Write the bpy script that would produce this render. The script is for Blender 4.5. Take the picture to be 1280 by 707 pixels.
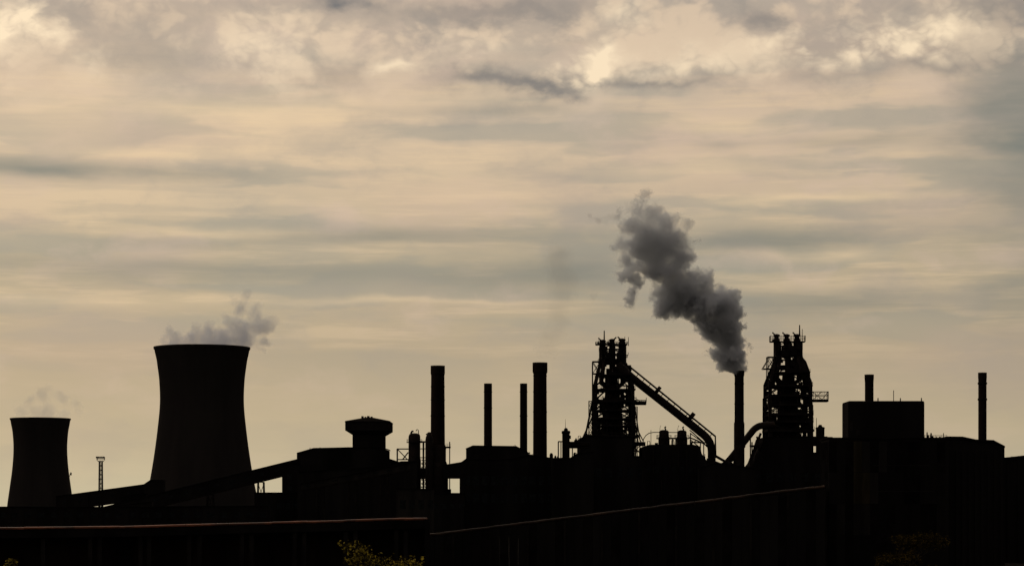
import bpy, bmesh, math, random
from mathutils import Vector, Matrix, noise as mnoise

random.seed(7)
scene = bpy.context.scene
for o in list(bpy.data.objects):
    bpy.data.objects.remove(o)
COL = scene.collection
R = math.radians

# ------------------------------------------------------------------ camera
EYE, LENS, HOR = 10.0, 85.0, 640.0
K = 36.0 / LENS / 1280.0                       # metres per photo pixel at 1 m
cam_d = bpy.data.cameras.new('camera')
cam_d.lens, cam_d.sensor_width = LENS, 36.0
cam_d.shift_y = (HOR - 353.5) / 1280.0         # level camera, lens shifted up
cam_d.clip_start, cam_d.clip_end = 1.0, 60000.0
cam = bpy.data.objects.new('camera', cam_d)
cam.location = (0, 0, EYE)
cam.rotation_euler = (R(90), 0, 0)
COL.objects.link(cam)
scene.camera = cam


# ------------------------------------------------------------------ node helper
class G:
    def __init__(self, tree):
        self.t = tree
        self.n = tree.nodes
        self.l = tree.links

    def node(self, typ, **kw):
        nd = self.n.new(typ)
        for k_, v in kw.items():
            setattr(nd, k_, v)
        return nd

    def put(self, sock, v):
        if v is None:
            return
        if hasattr(v, 'is_output'):
            self.l.new(v, sock)
        else:
            sock.default_value = v

    def m(self, op, a, b=None, c=None, clamp=False):
        nd = self.node('ShaderNodeMath', operation=op, use_clamp=clamp)
        for i, v in enumerate((a, b, c)):
            self.put(nd.inputs[i], v)
        return nd.outputs[0]

    def v(self, op, a, b=None, scale=None):
        nd = self.node('ShaderNodeVectorMath', operation=op)
        self.put(nd.inputs[0], a)
        self.put(nd.inputs[1], b)
        if scale is not None:
            self.put(nd.inputs['Scale'], scale)
        return nd.outputs['Value'] if op in ('DISTANCE', 'DOT_PRODUCT', 'LENGTH') else nd.outputs[0]

    def noise(self, vec, scale, detail=4.0, rough=0.5, dist=0.0, lac=2.0, col=False):
        nd = self.node('ShaderNodeTexNoise')
        self.put(nd.inputs['Vector'], vec)
        nd.inputs['Scale'].default_value = scale
        nd.inputs['Detail'].default_value = detail
        nd.inputs['Roughness'].default_value = rough
        nd.inputs['Lacunarity'].default_value = lac
        nd.inputs['Distortion'].default_value = dist
        return nd.outputs['Color'] if col else nd.outputs['Fac']

    def rng(self, v, a, b, c=0.0, d=1.0, smooth=True):
        nd = self.node('ShaderNodeMapRange', interpolation_type='SMOOTHSTEP' if smooth else 'LINEAR')
        self.put(nd.inputs['Value'], v)
        for nm, x in (('From Min', a), ('From Max', b), ('To Min', c), ('To Max', d)):
            self.put(nd.inputs[nm], x)
        return nd.outputs['Result']

    def mix(self, f, a, b, blend='MIX'):
        nd = self.node('ShaderNodeMix', data_type='RGBA', blend_type=blend, clamp_factor=True)
        self.put(nd.inputs[0], f)
        self.put(nd.inputs[6], a)
        self.put(nd.inputs[7], b)
        return nd.outputs[2]


def lin(r, g, b):
    f = lambda c: (c / 255 / 12.92) if c / 255 <= 0.04045 else ((c / 255 + 0.055) / 1.055) ** 2.4
    return (f(r), f(g), f(b), 1.0)


# ------------------------------------------------------------------ world: hazy sun behind layered cloud
SUN_AZ, SUN_EL = R(-28), R(24)                 # ahead of the camera, to the left, behind the cloud
world = bpy.data.worlds.new('World')
scene.world = world
world.use_nodes = True
world.cycles.sampling_method, world.cycles.sample_map_resolution = 'MANUAL', 256
g = G(world.node_tree)
g.n.clear()
geo = g.node('ShaderNodeTexCoord').outputs['Generated']
d = g.v('NORMALIZE', geo)
sep = g.node('ShaderNodeSeparateXYZ')
g.put(sep.inputs[0], d)
sx, sy, sz = sep.outputs
elev = g.m('ARCSINE', sz)
azim = g.m('ARCTAN2', sx, sy)


def sky_dir(px, py):
    a = math.atan((px - 640) * K)
    return a, math.atan((HOR - py) * K * math.cos(a))


def stretched(h, vert):
    c = g.node('ShaderNodeCombineXYZ')
    g.put(c.inputs[0], g.m('MULTIPLY', sx, h))
    g.put(c.inputs[1], g.m('MULTIPLY', sy, h))
    g.put(c.inputs[2], g.m('MULTIPLY', sz, vert))
    return c.outputs[0]


iso = stretched(1.0, 1.55)
warp1 = g.noise(iso, 34.0, 5.0, 0.55, col=True)
warp2 = g.noise(stretched(1.0, 3.0), 15.0, 4.0, 0.55, col=True)


def warped(v, amt, w):
    off = g.v('SUBTRACT', w, (0.5, 0.5, 0.5))
    return g.v('ADD', v, g.v('SCALE', off, scale=amt))


# angles bent by noise so that placed banks get ragged, natural edges
sw = g.node('ShaderNodeSeparateXYZ')
g.put(sw.inputs[0], warp1)
az_w = g.m('ADD', azim, g.m('MULTIPLY', g.m('SUBTRACT', sw.outputs[0], 0.5), 0.05))
el_w = g.m('ADD', elev, g.m('MULTIPLY', g.m('SUBTRACT', sw.outputs[1], 0.5), 0.028))
sw2 = g.node('ShaderNodeSeparateXYZ')
g.put(sw2.inputs[0], warp2)
az_s = g.m('ADD', azim, g.m('MULTIPLY', g.m('SUBTRACT', sw2.outputs[0], 0.5), 0.10))
el_s = g.m('ADD', elev, g.m('MULTIPLY', g.m('SUBTRACT', sw2.outputs[1], 0.5), 0.010))


def banks(rows, az, el):
    tot = None
    for (px, py, wx, wy, amp) in rows:
        a, e = sky_dir(px, py)
        u = g.m('DIVIDE', g.m('SUBTRACT', az, a), wx * K)
        w = g.m('DIVIDE', g.m('SUBTRACT', el, e), wy * K)
        q = g.m('ADD', g.m('MULTIPLY', u, u), g.m('MULTIPLY', w, w))
        t = g.m('MULTIPLY', g.m('EXPONENT', g.m('MULTIPLY', q, -1.0)), amp)
        tot = t if tot is None else g.m('ADD', tot, t)
    return tot


ramp = g.node('ShaderNodeValToRGB')
g.put(ramp.inputs[0], g.m('MULTIPLY', elev, 2.0))
stops = [(0.0, lin(204, 194, 162)), (0.05, lin(195, 180, 150)), (0.08, lin(190, 174, 145)), (0.13, lin(182, 165, 139)), (0.20, lin(186, 170, 143)),
         (0.28, lin(210, 187, 158)), (0.345, lin(212, 188, 162)), (0.39, lin(196, 176, 156)), (0.46, lin(186, 168, 152)),
         (1.0, lin(158, 151, 145))]
cr = ramp.color_ramp
while len(cr.elements) < len(stops):
    cr.elements.new(0.5)
for el_, (p, c) in zip(cr.elements, stops):
    el_.position, el_.color = p, c
sky = ramp.outputs[0]

# stratus streaks
n_st = g.noise(warped(stretched(1.0, 9.0), 0.10, warp2), 9.0, 5.0, 0.45)
n_fine = g.noise(stretched(1.0, 16.0), 20.0, 6.0, 0.6)
st_band = g.m('MULTIPLY', g.rng(elev, 0.045, 0.10), g.rng(elev, 0.20, 0.16))
st_dark = g.m('MULTIPLY', g.rng(n_st, 0.52, 0.40), g.m('MULTIPLY_ADD', st_band, 0.42, 0.06))
sky = g.mix(st_dark, sky, lin(146, 147, 138))
st_lite = g.m('MULTIPLY', g.rng(g.m('MULTIPLY_ADD', n_fine, 0.45, g.m('MULTIPLY', n_st, 0.55)), 0.50, 0.62), g.m('MULTIPLY_ADD', st_band, 0.36, 0.04))
sky = g.mix(st_lite, sky, lin(236, 206, 166))
# soft broken mottling: mauve and grey patches of thicker and thinner cloud
mot = g.noise(warped(stretched(1.0, 2.2), 0.03, warp1), 17.0, 6.0, 0.56)
mot2 = g.noise(stretched(1.0, 2.6), 8.0, 4.0, 0.5)
hi = g.rng(elev, 0.02, 0.12, 0.3, 1.0)
sky = g.mix(g.m('MULTIPLY', hi, g.rng(mot, 0.50, 0.72, 0.0, 0.6)), sky, lin(214, 188, 168))
sky = g.mix(g.m('MULTIPLY', hi, g.rng(mot, 0.50, 0.30, 0.0, 0.55)), sky, lin(160, 152, 142))
sky = g.mix(g.m('MULTIPLY', hi, g.rng(mot2, 0.5, 0.68, 0.0, 0.32)), sky, lin(196, 170, 154))
sky = g.mix(g.m('MULTIPLY', hi, g.rng(mot2, 0.5, 0.34, 0.0, 0.28)), sky, lin(152, 152, 144))

dark_st = banks([(70, 212, 110, 16, 0.9), (250, 218, 110, 10, 0.4), (480, 292, 200, 13, 0.7), (960, 300, 150, 18, 0.85),
                 (880, 185, 60, 9, 0.4), (700, 335, 90, 34, 0.62), (1060, 178, 90, 8, 0.4), (640, 140, 120, 7, 0.35),
                 (180, 302, 120, 10, 0.35), (1010, 378, 200, 16, 0.6), (150, 335, 220, 18, 0.6), (520, 345, 200, 16, 0.55),
                 (1290, 150, 95, 130, 0.95), (1300, 330, 70, 90, 0.4)], az_s, el_s)
sky = g.mix(g.m('MULTIPLY', dark_st, g.m('MULTIPLY_ADD', n_st, 1.1, 0.4), clamp=True), sky, lin(130, 131, 123))
lite_st = banks([(320, 140, 160, 12, 0.5), (60, 140, 90, 40, 0.35), (230, 190, 120, 7, 0.5), (880, 158, 70, 14, 0.55),
                 (1020, 250, 120, 6, 0.55), (1030, 318, 70, 10, 0.5), (500, 377, 150, 4, 0.38), (120, 372, 120, 8, 0.35), (375, 165, 120, 30, 0.3),
                 (240, 288, 120, 6, 0.4), (580, 230, 120, 30, 0.25), (870, 210, 90, 14, 0.4), (560, 120, 120, 14, 0.3)], az_s, el_s)
sky = g.mix(g.m('MULTIPLY', lite_st, g.m('MULTIPLY_ADD', n_fine, 1.4, 0.3), clamp=True), sky, lin(240, 210, 168))

# cumulus tops above
n_cu = g.noise(warped(iso, 0.022, warp1), 26.0, 7.0, 0.58)
def lumps(sc):
    return g.m('ABSOLUTE', g.m('MULTIPLY_ADD', g.noise(warped(stretched(1.0, 1.3), 0.008, warp1), sc, 1.0, 0.5), 2.0, -1.0))


billow = g.m('MULTIPLY_ADD', lumps(34.0), 1.35, g.m('MULTIPLY_ADD', lumps(82.0), 0.7, g.m('MULTIPLY', lumps(190.0), 0.35)), clamp=True)
puffy = g.m('MULTIPLY_ADD', billow, 0.42, g.m('MULTIPLY', n_cu, 0.62))
cu_zone = g.rng(g.m('ADD', el_w, g.m('MULTIPLY', g.m('SUBTRACT', n_cu, 0.5), 0.03)), 0.158, 0.195)
bright = banks([(34, 32, 38, 24, 1.9), (742, 84, 32, 24, 1.35), (495, 84, 26, 11, 0.6), (835, 84, 44, 20, 0.62),
                (1050, 55, 66, 20, 1.05), (1150, 38, 50, 28, 1.15), (785, 20, 30, 16, 0.6), (330, 62, 80, 44, 0.38),
                (905, 86, 40, 18, 0.5), (1000, 60, 60, 20, 0.5), (600, 60, 60, 22, 0.3), (130, 75, 30, 20, 0.4),
                (1250, 60, 60, 15, 0.2), (-60, 60, 60, 20, 0.5), (1400, 50, 70, 24, 0.6)], az_w, el_w)
dark = banks([(700, 107, 130, 11, 0.85), (600, 97, 50, 10, 0.55), (428, 1, 34, 12, 1.0), (620, 16, 130, 11, 0.55),
              (200, 70, 60, 26, 0.3), (430, 90, 50, 18, 0.35), (1190, 76, 60, 16, 0.6), (940, 28, 26, 20, 0.6),
              (1240, 20, 70, 40, 0.45), (150, 22, 90, 30, 0.2), (850, 100, 50, 8, 0.5), (1040, 100, 60, 10, 0.3)], az_w, el_w)
sky = g.mix(g.m('MULTIPLY', cu_zone, g.rng(n_cu, 0.52, 0.33, 0.0, 0.5)), sky, lin(150, 142, 135))
sky = g.mix(g.m('MULTIPLY', cu_zone, g.rng(puffy, 0.42, 0.66, 0.0, 0.75)), sky, lin(230, 204, 174))
sky = g.mix(g.m('MULTIPLY', dark, g.m('MULTIPLY_ADD', n_cu, 0.9, 0.5), clamp=True), sky, lin(112, 111, 113))
sky = g.mix(g.m('MULTIPLY', g.m('MINIMUM', bright, 1.0), g.rng(puffy, 0.28, 0.64, 0.0, 1.25), clamp=True), sky, lin(255, 231, 196))

# clear sky behind, seen faintly through thinner cloud
nish = g.node('ShaderNodeTexSky', sky_type='NISHITA', sun_disc=False)
nish.sun_elevation, nish.sun_rotation = SUN_EL, SUN_AZ
nish.air_density, nish.dust_density = 1.4, 2.5
bg_clear = g.node('ShaderNodeBackground')
g.put(bg_clear.inputs[0], nish.outputs[0])
bg_clear.inputs[1].default_value = 0.06
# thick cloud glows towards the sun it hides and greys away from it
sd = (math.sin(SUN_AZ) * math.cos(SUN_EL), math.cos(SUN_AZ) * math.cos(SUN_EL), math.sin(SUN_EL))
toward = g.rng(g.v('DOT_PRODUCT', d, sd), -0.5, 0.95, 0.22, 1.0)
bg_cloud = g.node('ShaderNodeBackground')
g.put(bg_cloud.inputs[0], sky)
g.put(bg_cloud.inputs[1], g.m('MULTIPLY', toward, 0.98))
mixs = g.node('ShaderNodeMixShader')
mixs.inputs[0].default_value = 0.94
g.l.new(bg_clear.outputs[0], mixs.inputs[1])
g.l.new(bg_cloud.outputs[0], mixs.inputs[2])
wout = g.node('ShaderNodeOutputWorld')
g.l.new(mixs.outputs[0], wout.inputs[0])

sun_d = bpy.data.lights.new('sun', 'SUN')
sun_d.energy, sun_d.angle, sun_d.color = 1.0, R(12), (1.0, 0.84, 0.62)
sun = bpy.data.objects.new('sun', sun_d)
sun.rotation_euler = Vector(sd).to_track_quat('Z', 'Y').to_euler()
COL.objects.link(sun)

vs = scene.view_settings
vs.view_transform, vs.look, vs.exposure, vs.gamma = 'Standard', 'None', 0.0, 1.0
vs.use_curve_mapping = False
scene.render.engine = 'CYCLES'
cy = scene.cycles
cy.use_denoising = True
cy.use_adaptive_sampling, cy.adaptive_threshold, cy.adaptive_min_samples = True, 0.02, 12
cy.max_bounces, cy.volume_bounces = 4, 3
cy.volume_step_rate = 1.0
cy.volume_max_steps = 256


# ------------------------------------------------------------------ materials
def mat(name, c1, c2=None, scale=0.15, rough=0.95, spec=0.0, streak=False, bump=0.0):
    m_ = bpy.data.materials.new(name)
    m_.use_nodes = True
    h = G(m_.node_tree)
    b = h.n['Principled BSDF']
    b.inputs['Roughness'].default_value = rough
    b.inputs['Specular IOR Level'].default_value = spec
    pos = h.node('ShaderNodeNewGeometry').outputs['Position']
    vec = pos
    if streak:
        vec = h.v('MULTIPLY', pos, (1.0, 1.0, 0.12))
    n1 = h.noise(vec, scale, 6.0, 0.6)
    c2 = c2 or tuple(x * 0.45 for x in c1)
    colr = h.mix(h.rng(n1, 0.35, 0.66), tuple(c2[:3]) + (1,), tuple(c1[:3]) + (1,))
    h.l.new(colr, b.inputs['Base Color'])
    if bump:
        n2 = h.noise(pos, scale * 9, 4.0, 0.6)
        bp = h.node('ShaderNodeBump')
        bp.inputs['Strength'].default_value = bump
        bp.inputs['Distance'].default_value = 0.2
        h.l.new(n2, bp.inputs['Height'])
        h.l.new(bp.outputs[0], b.inputs['Normal'])
    return m_


M_CONC = mat('sooty concrete', (0.038, 0.034, 0.033), (0.028, 0.025, 0.025), 0.05, streak=True, bump=0.2)
M_BRICK = mat('sooty brick', (0.030, 0.021, 0.018), None, 0.12, streak=True)
M_STEEL = mat('blackened steel', (0.026, 0.022, 0.020), (0.014, 0.012, 0.012), 0.3)
M_PIPE = mat('scorched pipe', (0.030, 0.022, 0.019), (0.016, 0.013, 0.012), 0.25, rough=0.7, spec=0.05)
M_SHEET = mat('grimy sheeting', (0.022, 0.020, 0.020), (0.011, 0.010, 0.010), 0.08, streak=True)
M_SHEET2 = mat('faded sheeting', (0.075, 0.062, 0.038), (0.030, 0.025, 0.016), 0.3, streak=True)
M_SHEET3 = mat('grey render', (0.036, 0.032, 0.030), (0.018, 0.016, 0.016), 0.25, streak=True)
M_ROOF = mat('tarred roof', (0.016, 0.014, 0.014), None, 0.2)
M_RUST = mat('rusty coping', (0.26, 0.085, 0.042), (0.05, 0.022, 0.014), 0.22, rough=0.6, spec=0.25)
M_RUST2 = mat('rusty pipe', (0.075, 0.044, 0.030), (0.022, 0.015, 0.012), 0.16, rough=0.65, spec=0.2)
M_GROUND = mat('cinder ground', (0.022, 0.019, 0.016), (0.012, 0.010, 0.009), 0.03, rough=0.95, spec=0.05)
M_BARK = mat('bark', (0.05, 0.04, 0.03), None, 3.0)
M_GLASS = mat('grimy glass', (0.02, 0.022, 0.024), None, 0.8, rough=0.6, spec=0.03)


def leaf_mat(name, c1, c2):
    m_ = bpy.data.materials.new(name)
    m_.use_nodes = True
    h = G(m_.node_tree)
    h.n.clear()
    rnd_ = h.node('ShaderNodeNewGeometry').outputs['Random Per Island']
    c = h.mix(h.rng(h.m('POWER', rnd_, 2.0), 0.1, 0.95, smooth=False), c2 + (1,), c1 + (1,))  # random leaves brightened in the colour, imitating sunlit ones among dark foliage
    df = h.node('ShaderNodeBsdfDiffuse')
    tr = h.node('ShaderNodeBsdfTranslucent')
    h.l.new(c, df.inputs[0])
    h.l.new(h.mix(1.0, c, (1.0, 0.9, 0.35, 1), 'MULTIPLY'), tr.inputs[0])
    mx = h.node('ShaderNodeMixShader')
    mx.inputs[0].default_value = 0.45
    h.l.new(df.outputs[0], mx.inputs[1])
    h.l.new(tr.outputs[0], mx.inputs[2])
    o = h.node('ShaderNodeOutputMaterial')
    h.l.new(mx.outputs[0], o.inputs[0])
    return m_


M_LEAF = leaf_mat('yellow leaves with painted highlights', (0.38, 0.32, 0.085), (0.024, 0.022, 0.010))
M_LEAF2 = leaf_mat('dark leaves', (0.075, 0.056, 0.022), (0.012, 0.011, 0.006))


# ------------------------------------------------------------------ mesh builder
class MB:
    def __init__(self):
        self.v, self.f = [], []

    def add(self, verts, faces):
        n = len(self.v)
        self.v += [Vector(p) for p in verts]
        self.f += [tuple(i + n for i in q) for q in faces]
        return self

    def box(self, x0, x1, y0, y1, z0, z1):
        return self.add([(x, y, z) for z in (z0, z1) for y in (y0, y1) for x in (x0, x1)],
                        [(0, 2, 3, 1), (4, 5, 7, 6), (0, 1, 5, 4), (2, 6, 7, 3), (0, 4, 6, 2), (1, 3, 7, 5)])

    def bar(self, p, q, r, n=4, r2=None, cap=True):
        p, q = Vector(p), Vector(q)
        ax = (q - p)
        if ax.length < 1e-6:
            return self
        ax.normalize()
        up = Vector((0, 1, 0)) if abs(ax.y) < 0.9 else Vector((0, 0, 1))
        a = ax.cross(up).normalized()
        b = ax.cross(a)
        r2 = r if r2 is None else r2
        vs_ = []
        for c, rr in ((p, r), (q, r2)):
            for i in range(n):
                t = 2 * math.pi * (i + 0.5) / n
                vs_.append(c + (a * math.cos(t) + b * math.sin(t)) * rr)
        fs = [(i, (i + 1) % n, n + (i + 1) % n, n + i) for i in range(n)]
        if cap:
            fs += [tuple(range(n - 1, -1, -1)), tuple(range(n, 2 * n))]
        return self.add(vs_, fs)

    def path(self, pts, r, n=12):
        pts = [Vector(p) for p in pts]
        rings = []
        for i, p in enumerate(pts):
            t = (pts[min(i + 1, len(pts) - 1)] - pts[max(i - 1, 0)]).normalized()
            up = Vector((0, 1, 0)) if abs(t.y) < 0.95 else Vector((0, 0, 1))
            a = t.cross(up).normalized()
            b = t.cross(a)
            rings.append([p + (a * math.cos(2 * math.pi * j / n) + b * math.sin(2 * math.pi * j / n)) * r for j in range(n)])
        vs_ = [q for rg in rings for q in rg]
        fs = []
        for i in range(len(rings) - 1):
            for j in range(n):
                fs.append((i * n + j, i * n + (j + 1) % n, (i + 1) * n + (j + 1) % n, (i + 1) * n + j))
        fs += [tuple(range(n - 1, -1, -1)), tuple(range((len(rings) - 1) * n, len(rings) * n))]
        return self.add(vs_, fs)

    def lathe(self, c, prof, n=32, rot=0.0, close=True):
        cx, cy = c
        vs_, fs = [], []
        for (r, z) in prof:
            for j in range(n):
                t = 2 * math.pi * j / n + rot
                vs_.append((cx + r * math.cos(t), cy + r * math.sin(t), z))
        for i in range(len(prof) - 1):
            for j in range(n):
                fs.append((i * n + j, i * n + (j + 1) % n, (i + 1) * n + (j + 1) % n, (i + 1) * n + j))
        if close:
            fs += [tuple(range(n - 1, -1, -1)), tuple(range((len(prof) - 1) * n, len(prof) * n))]
        return self.add(vs_, fs)

    def prism(self, poly, y0, y1):
        n = len(poly)
        vs_ = [(x, y0, z) for x, z in poly] + [(x, y1, z) for x, z in poly]
        fs = [tuple(range(n)), tuple(range(2 * n - 1, n - 1, -1))]
        fs += [(i, i + n, (i + 1) % n + n, (i + 1) % n) for i in range(n)]
        return self.add(vs_, fs)

    def lattice(self, x0, x1, y0, y1, z0, z1, bays, r, top=None):
        # four legs, rings and alternating diagonals; top = (x0,x1,y0,y1) at z1
        tx0, tx1, ty0, ty1 = top or (x0, x1, y0, y1)

        def corner(i, t):
            xa, xb = x0 + (tx0 - x0) * t, x1 + (tx1 - x1) * t
            ya, yb = y0 + (ty0 - y0) * t, y1 + (ty1 - y1) * t
            return Vector(((xa, xb, xb, xa)[i], (ya, ya, yb, yb)[i], z0 + (z1 - z0) * t))
        for i in range(4):
            self.bar(corner(i, 0), corner(i, 1), r * 1.3)
        for b in range(bays):
            t0, t1 = b / bays, (b + 1) / bays
            for i in range(4):
                j = (i + 1) % 4
                self.bar(corner(i, t1), corner(j, t1), r)
                if b % 2:
                    self.bar(corner(i, t0), corner(j, t1), r * 0.8)
                else:
                    self.bar(corner(j, t0), corner(i, t1), r * 0.8)
        return self

    def rail(self, pts, h, r, step=2.0):
        for p, q in zip(pts[:-1], pts[1:]):
            p, q = Vector(p), Vector(q)
            n = max(1, int((q - p).length / step))
            for i in range(n + 1):
                a = p.lerp(q, i / n)
                self.bar(a, a + Vector((0, 0, h)), r)
            for hh in (h, h * 0.5):
                self.bar(p + Vector((0, 0, hh)), q + Vector((0, 0, hh)), r)
        return self

    def build(self, name, m, parent=None, smooth=False, bevel=0.0, label=None):
        org = Vector((0, 0, 0))
        p = parent
        while p is not None:
            org += p.location
            p = p.parent
        me = bpy.data.meshes.new(name)
        me.from_pydata([v - org for v in self.v], [], self.f)
        bm = bmesh.new()
        bm.from_mesh(me)
        bmesh.ops.recalc_face_normals(bm, faces=bm.faces)
        if bevel:
            bmesh.ops.bevel(bm, geom=[e for e in bm.edges if e.calc_face_angle(0) > 0.5], offset=bevel, segments=2, affect='EDGES', profile=0.6)
        bm.to_mesh(me)
        bm.free()
        if smooth:
            me.polygons.foreach_set('use_smooth', [True] * len(me.polygons))
            me.set_sharp_from_angle(angle=R(40))
        me.materials.append(m)
        o = bpy.data.objects.new(name, me)
        COL.objects.link(o)
        o.parent = parent
        if label:
            o['label'] = label
        return o


def tag(o, label, cat, group=None):
    o['label'], o['category'] = label, cat
    if group:
        o['group'] = group
    return o


def thing(name, label, cat, loc, group=None):
    o = bpy.data.objects.new(name, None)
    o.location = loc
    o.empty_display_size = 2
    COL.objects.link(o)
    return tag(o, label, cat, group)


class F:
    """a plane at distance D: photo position -> metres"""
    def __init__(self, D):
        self.D, self.s = D, K * D

    def x(self, px):
        return (px - 640) * self.s

    def z(self, py):
        return EYE + (HOR - py) * self.s

    def p(self, px, py, dy=0.0):
        return Vector((self.x(px), self.D + dy, self.z(py)))

    def poly(self, pts):
        return [(self.x(a), self.z(b)) for a, b in pts]

    def base(self, px, dy=0.0):
        return (self.x(px), self.D + dy, 0.0)


# ------------------------------------------------------------------ ground
gm = MB().add([(-30000, -3000, 0), (30000, -3000, 0), (30000, 45000, 0), (-30000, 45000, 0)], [(0, 1, 2, 3)])
ground = gm.build('ground', M_GROUND)
ground['kind'] = 'structure'


# ------------------------------------------------------------------ cooling towers
def cooling_tower(D, cpx, prof_px, label, legs=28):
    f = F(D)
    t = thing('cooling_tower', label, 'cooling tower', f.base(cpx), 'cooling towers')
    c = (f.x(cpx), D)
    prof = []
    zs = [f.z(py) for py, _ in prof_px]
    rs = [w * f.s for _, w in prof_px]
    leg_h = 5.0
    n = 26
    # smooth profile (Catmull-Rom through the measured widths)
    for i in range(len(zs) - 1):
        for j in range(n // 4):
            u = j / (n // 4)
            p0, p1, p2, p3 = rs[max(i - 1, 0)], rs[i], rs[i + 1], rs[min(i + 2, len(rs) - 1)]
            r = 0.5 * ((2 * p1) + (-p0 + p2) * u + (2 * p0 - 5 * p1 + 4 * p2 - p3) * u * u + (-p0 + 3 * p1 - 3 * p2 + p3) * u ** 3)
            prof.append((r, zs[i] + (zs[i + 1] - zs[i]) * u))
    prof.append((rs[-1], zs[-1]))
    outer = [(r, max(z, leg_h)) for r, z in prof]
    inner = [(r - 0.6, z) for r, z in reversed(outer)]
    MB().lathe(c, outer + inner + [outer[0]], 96, close=False).build('shell', M_CONC, t, smooth=True)
    zt, rt = outer[-1][1], outer[-1][0]
    MB().lathe(c, [(rt - 0.7, zt - 0.9), (rt + 0.25, zt - 0.9), (rt + 0.35, zt + 0.25), (rt - 0.7, zt + 0.25), (rt - 0.7, zt - 0.9)], 96, close=False).build('rim', M_CONC, t)
    r0 = outer[0][0]
    for i in range(legs):
        a0 = 2 * math.pi * i / legs
        a1 = a0 + (0.5 if i % 2 else -0.5) * 2 * math.pi / legs
        MB().bar((c[0] + (r0 + 1.2) * math.cos(a0), c[1] + (r0 + 1.2) * math.sin(a0), 0),
                 (c[0] + (r0 - 0.3) * math.cos(a1), c[1] + (r0 - 0.3) * math.sin(a1), leg_h + 0.3), 0.45, 6).build('leg', M_CONC, t)
    MB().lathe(c, [(r0 + 3.0, 0), (r0 + 3.0, 1.2), (r0 + 2.6, 1.2), (r0 + 2.6, 0), (r0 + 3.0, 0)], 64, close=False).build('basin_wall', M_CONC, t)
    return t


t = cooling_tower(1250, 252.5, [(652, 74), (630, 70.5), (600, 64.5), (570, 59.5), (540, 55.5), (505, 52.2), (475, 53.0), (450, 56.2), (434.5, 59.3)],
                  'large dark concrete cooling tower behind the rising conveyor gallery')
cooling_tower(1700, 50.5, [(650, 43), (632, 40.8), (610, 37.8), (585, 34.5), (560, 33.0), (540, 34.2), (523, 37.0)],
              'smaller dark cooling tower standing beyond the end of the sloping conveyor', 24)
f = F(1700)
br = tag(MB().box(f.x(88), f.x(89.6), 1699, 1700, f.z(593.5), f.z(590)).bar(f.p(87.5, 592), f.p(86, 600), 0.2).build('floodlight', M_STEEL),
         'little floodlight bracket on the side of the smaller cooling tower', 'floodlight')

# ------------------------------------------------------------------ lighting mast
f = F(1500)
t = thing('lighting_mast', 'lone lattice lighting mast with a square lamp head between the cooling towers', 'lighting mast', f.base(126))
w = 2.6 * f.s
MB().lattice(f.x(126) - w, f.x(126) + w, 1500 - w, 1500 + w, 0, f.z(576), 30, 0.26,
             (f.x(126) - w * 0.7, f.x(126) + w * 0.7, 1500 - w * .7, 1500 + w * .7)).build('lattice_shaft', M_STEEL, t)
w = 4.4 * f.s
MB().box(f.x(126) - w * .8, f.x(126) + w * .8, 1500 - w * .8, 1500 + w * .8, f.z(576.5), f.z(575.6)).build('platform', M_STEEL, t)
MB().rail([(f.x(126) - w, 1500 - w, f.z(575)), (f.x(126) + w, 1500 - w, f.z(575)), (f.x(126) + w, 1500 + w, f.z(575)),
           (f.x(126) - w, 1500 + w, f.z(575)), (f.x(126) - w, 1500 - w, f.z(575))], 2.2, 0.11, 1.1).build('handrail', M_STEEL, t)
for i in range(5):
    x = f.x(126) + (-w + w * 0.5 * i)
    MB().box(x - 0.42, x + 0.42, 1500 - w - 0.5, 1500 - w, f.z(572.3), f.z(570.2)).build('lamp', M_STEEL, t)


# ------------------------------------------------------------------ conveyor galleries
def gallery(label, D, top, thick, depth, legs=(), m=M_SHEET, dy=0.0, group='conveyor galleries', windows=0, roofm=M_ROOF, legw=1.2):
    f = F(D)
    (xa, ya), (xb, yb) = top
    t = thing('conveyor_gallery', label, 'conveyor', f.base((xa + xb) / 2), group)
    A, B = f.p(xa, ya), f.p(xb, yb)
    h = thick * f.s
    n = max(2, int((B - A).length / 12))
    for i in range(n):                                   # one clad bay after another
        p, q = A.lerp(B, i / n), A.lerp(B, (i + 1) / n)
        e = (q - p).normalized() * 0.06
        p2, q2 = p + e, q - e
        MB().prism([(p2.x, p2.z), (q2.x, q2.z), (q2.x, q2.z - h), (p2.x, p2.z - h)], D, D + depth).build('side_panel', m, t)
    k_ = 0.35
    MB().prism([(A.x, A.z + 0.02), (B.x, B.z + 0.02), (B.x, B.z + k_), (A.x, A.z + k_)], D - 0.35, D + depth + 0.35).build('roof', roofm, t)
    MB().prism([(A.x, A.z - h - 0.5), (B.x, B.z - h - 0.5), (B.x, B.z - h - 0.02), (A.x, A.z - h - 0.02)], D - 0.25, D + depth + 0.25).build('girder', M_STEEL, t)
    if windows:
        for i in range(windows):
            c = A.lerp(B, (i + 0.5) / windows)
            s_ = (B.z - A.z) / (B.x - A.x)
            MB().prism([(c.x - 1, c.z - h * .35 - s_), (c.x + 1, c.z - h * .35 + s_), (c.x + 1, c.z - h * .6 + s_), (c.x - 1, c.z - h * .6 - s_)], D - 0.08, D - 0.01).build('window', M_GLASS, t)
    for px in legs:
        u = (px - xa) / (xb - xa)
        c = A.lerp(B, u)
        zt = c.z - h - 0.6
        MB().lattice(c.x - legw * 1.5, c.x + legw * 1.5, D - 0.2, D + depth + 0.2, 0, zt, max(2, int(zt / 6)), 0.22,
                     (c.x - legw, c.x + legw, D + 0.3, D + depth - 0.3)).build('trestle_leg', M_STEEL, t)
    return t


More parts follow.
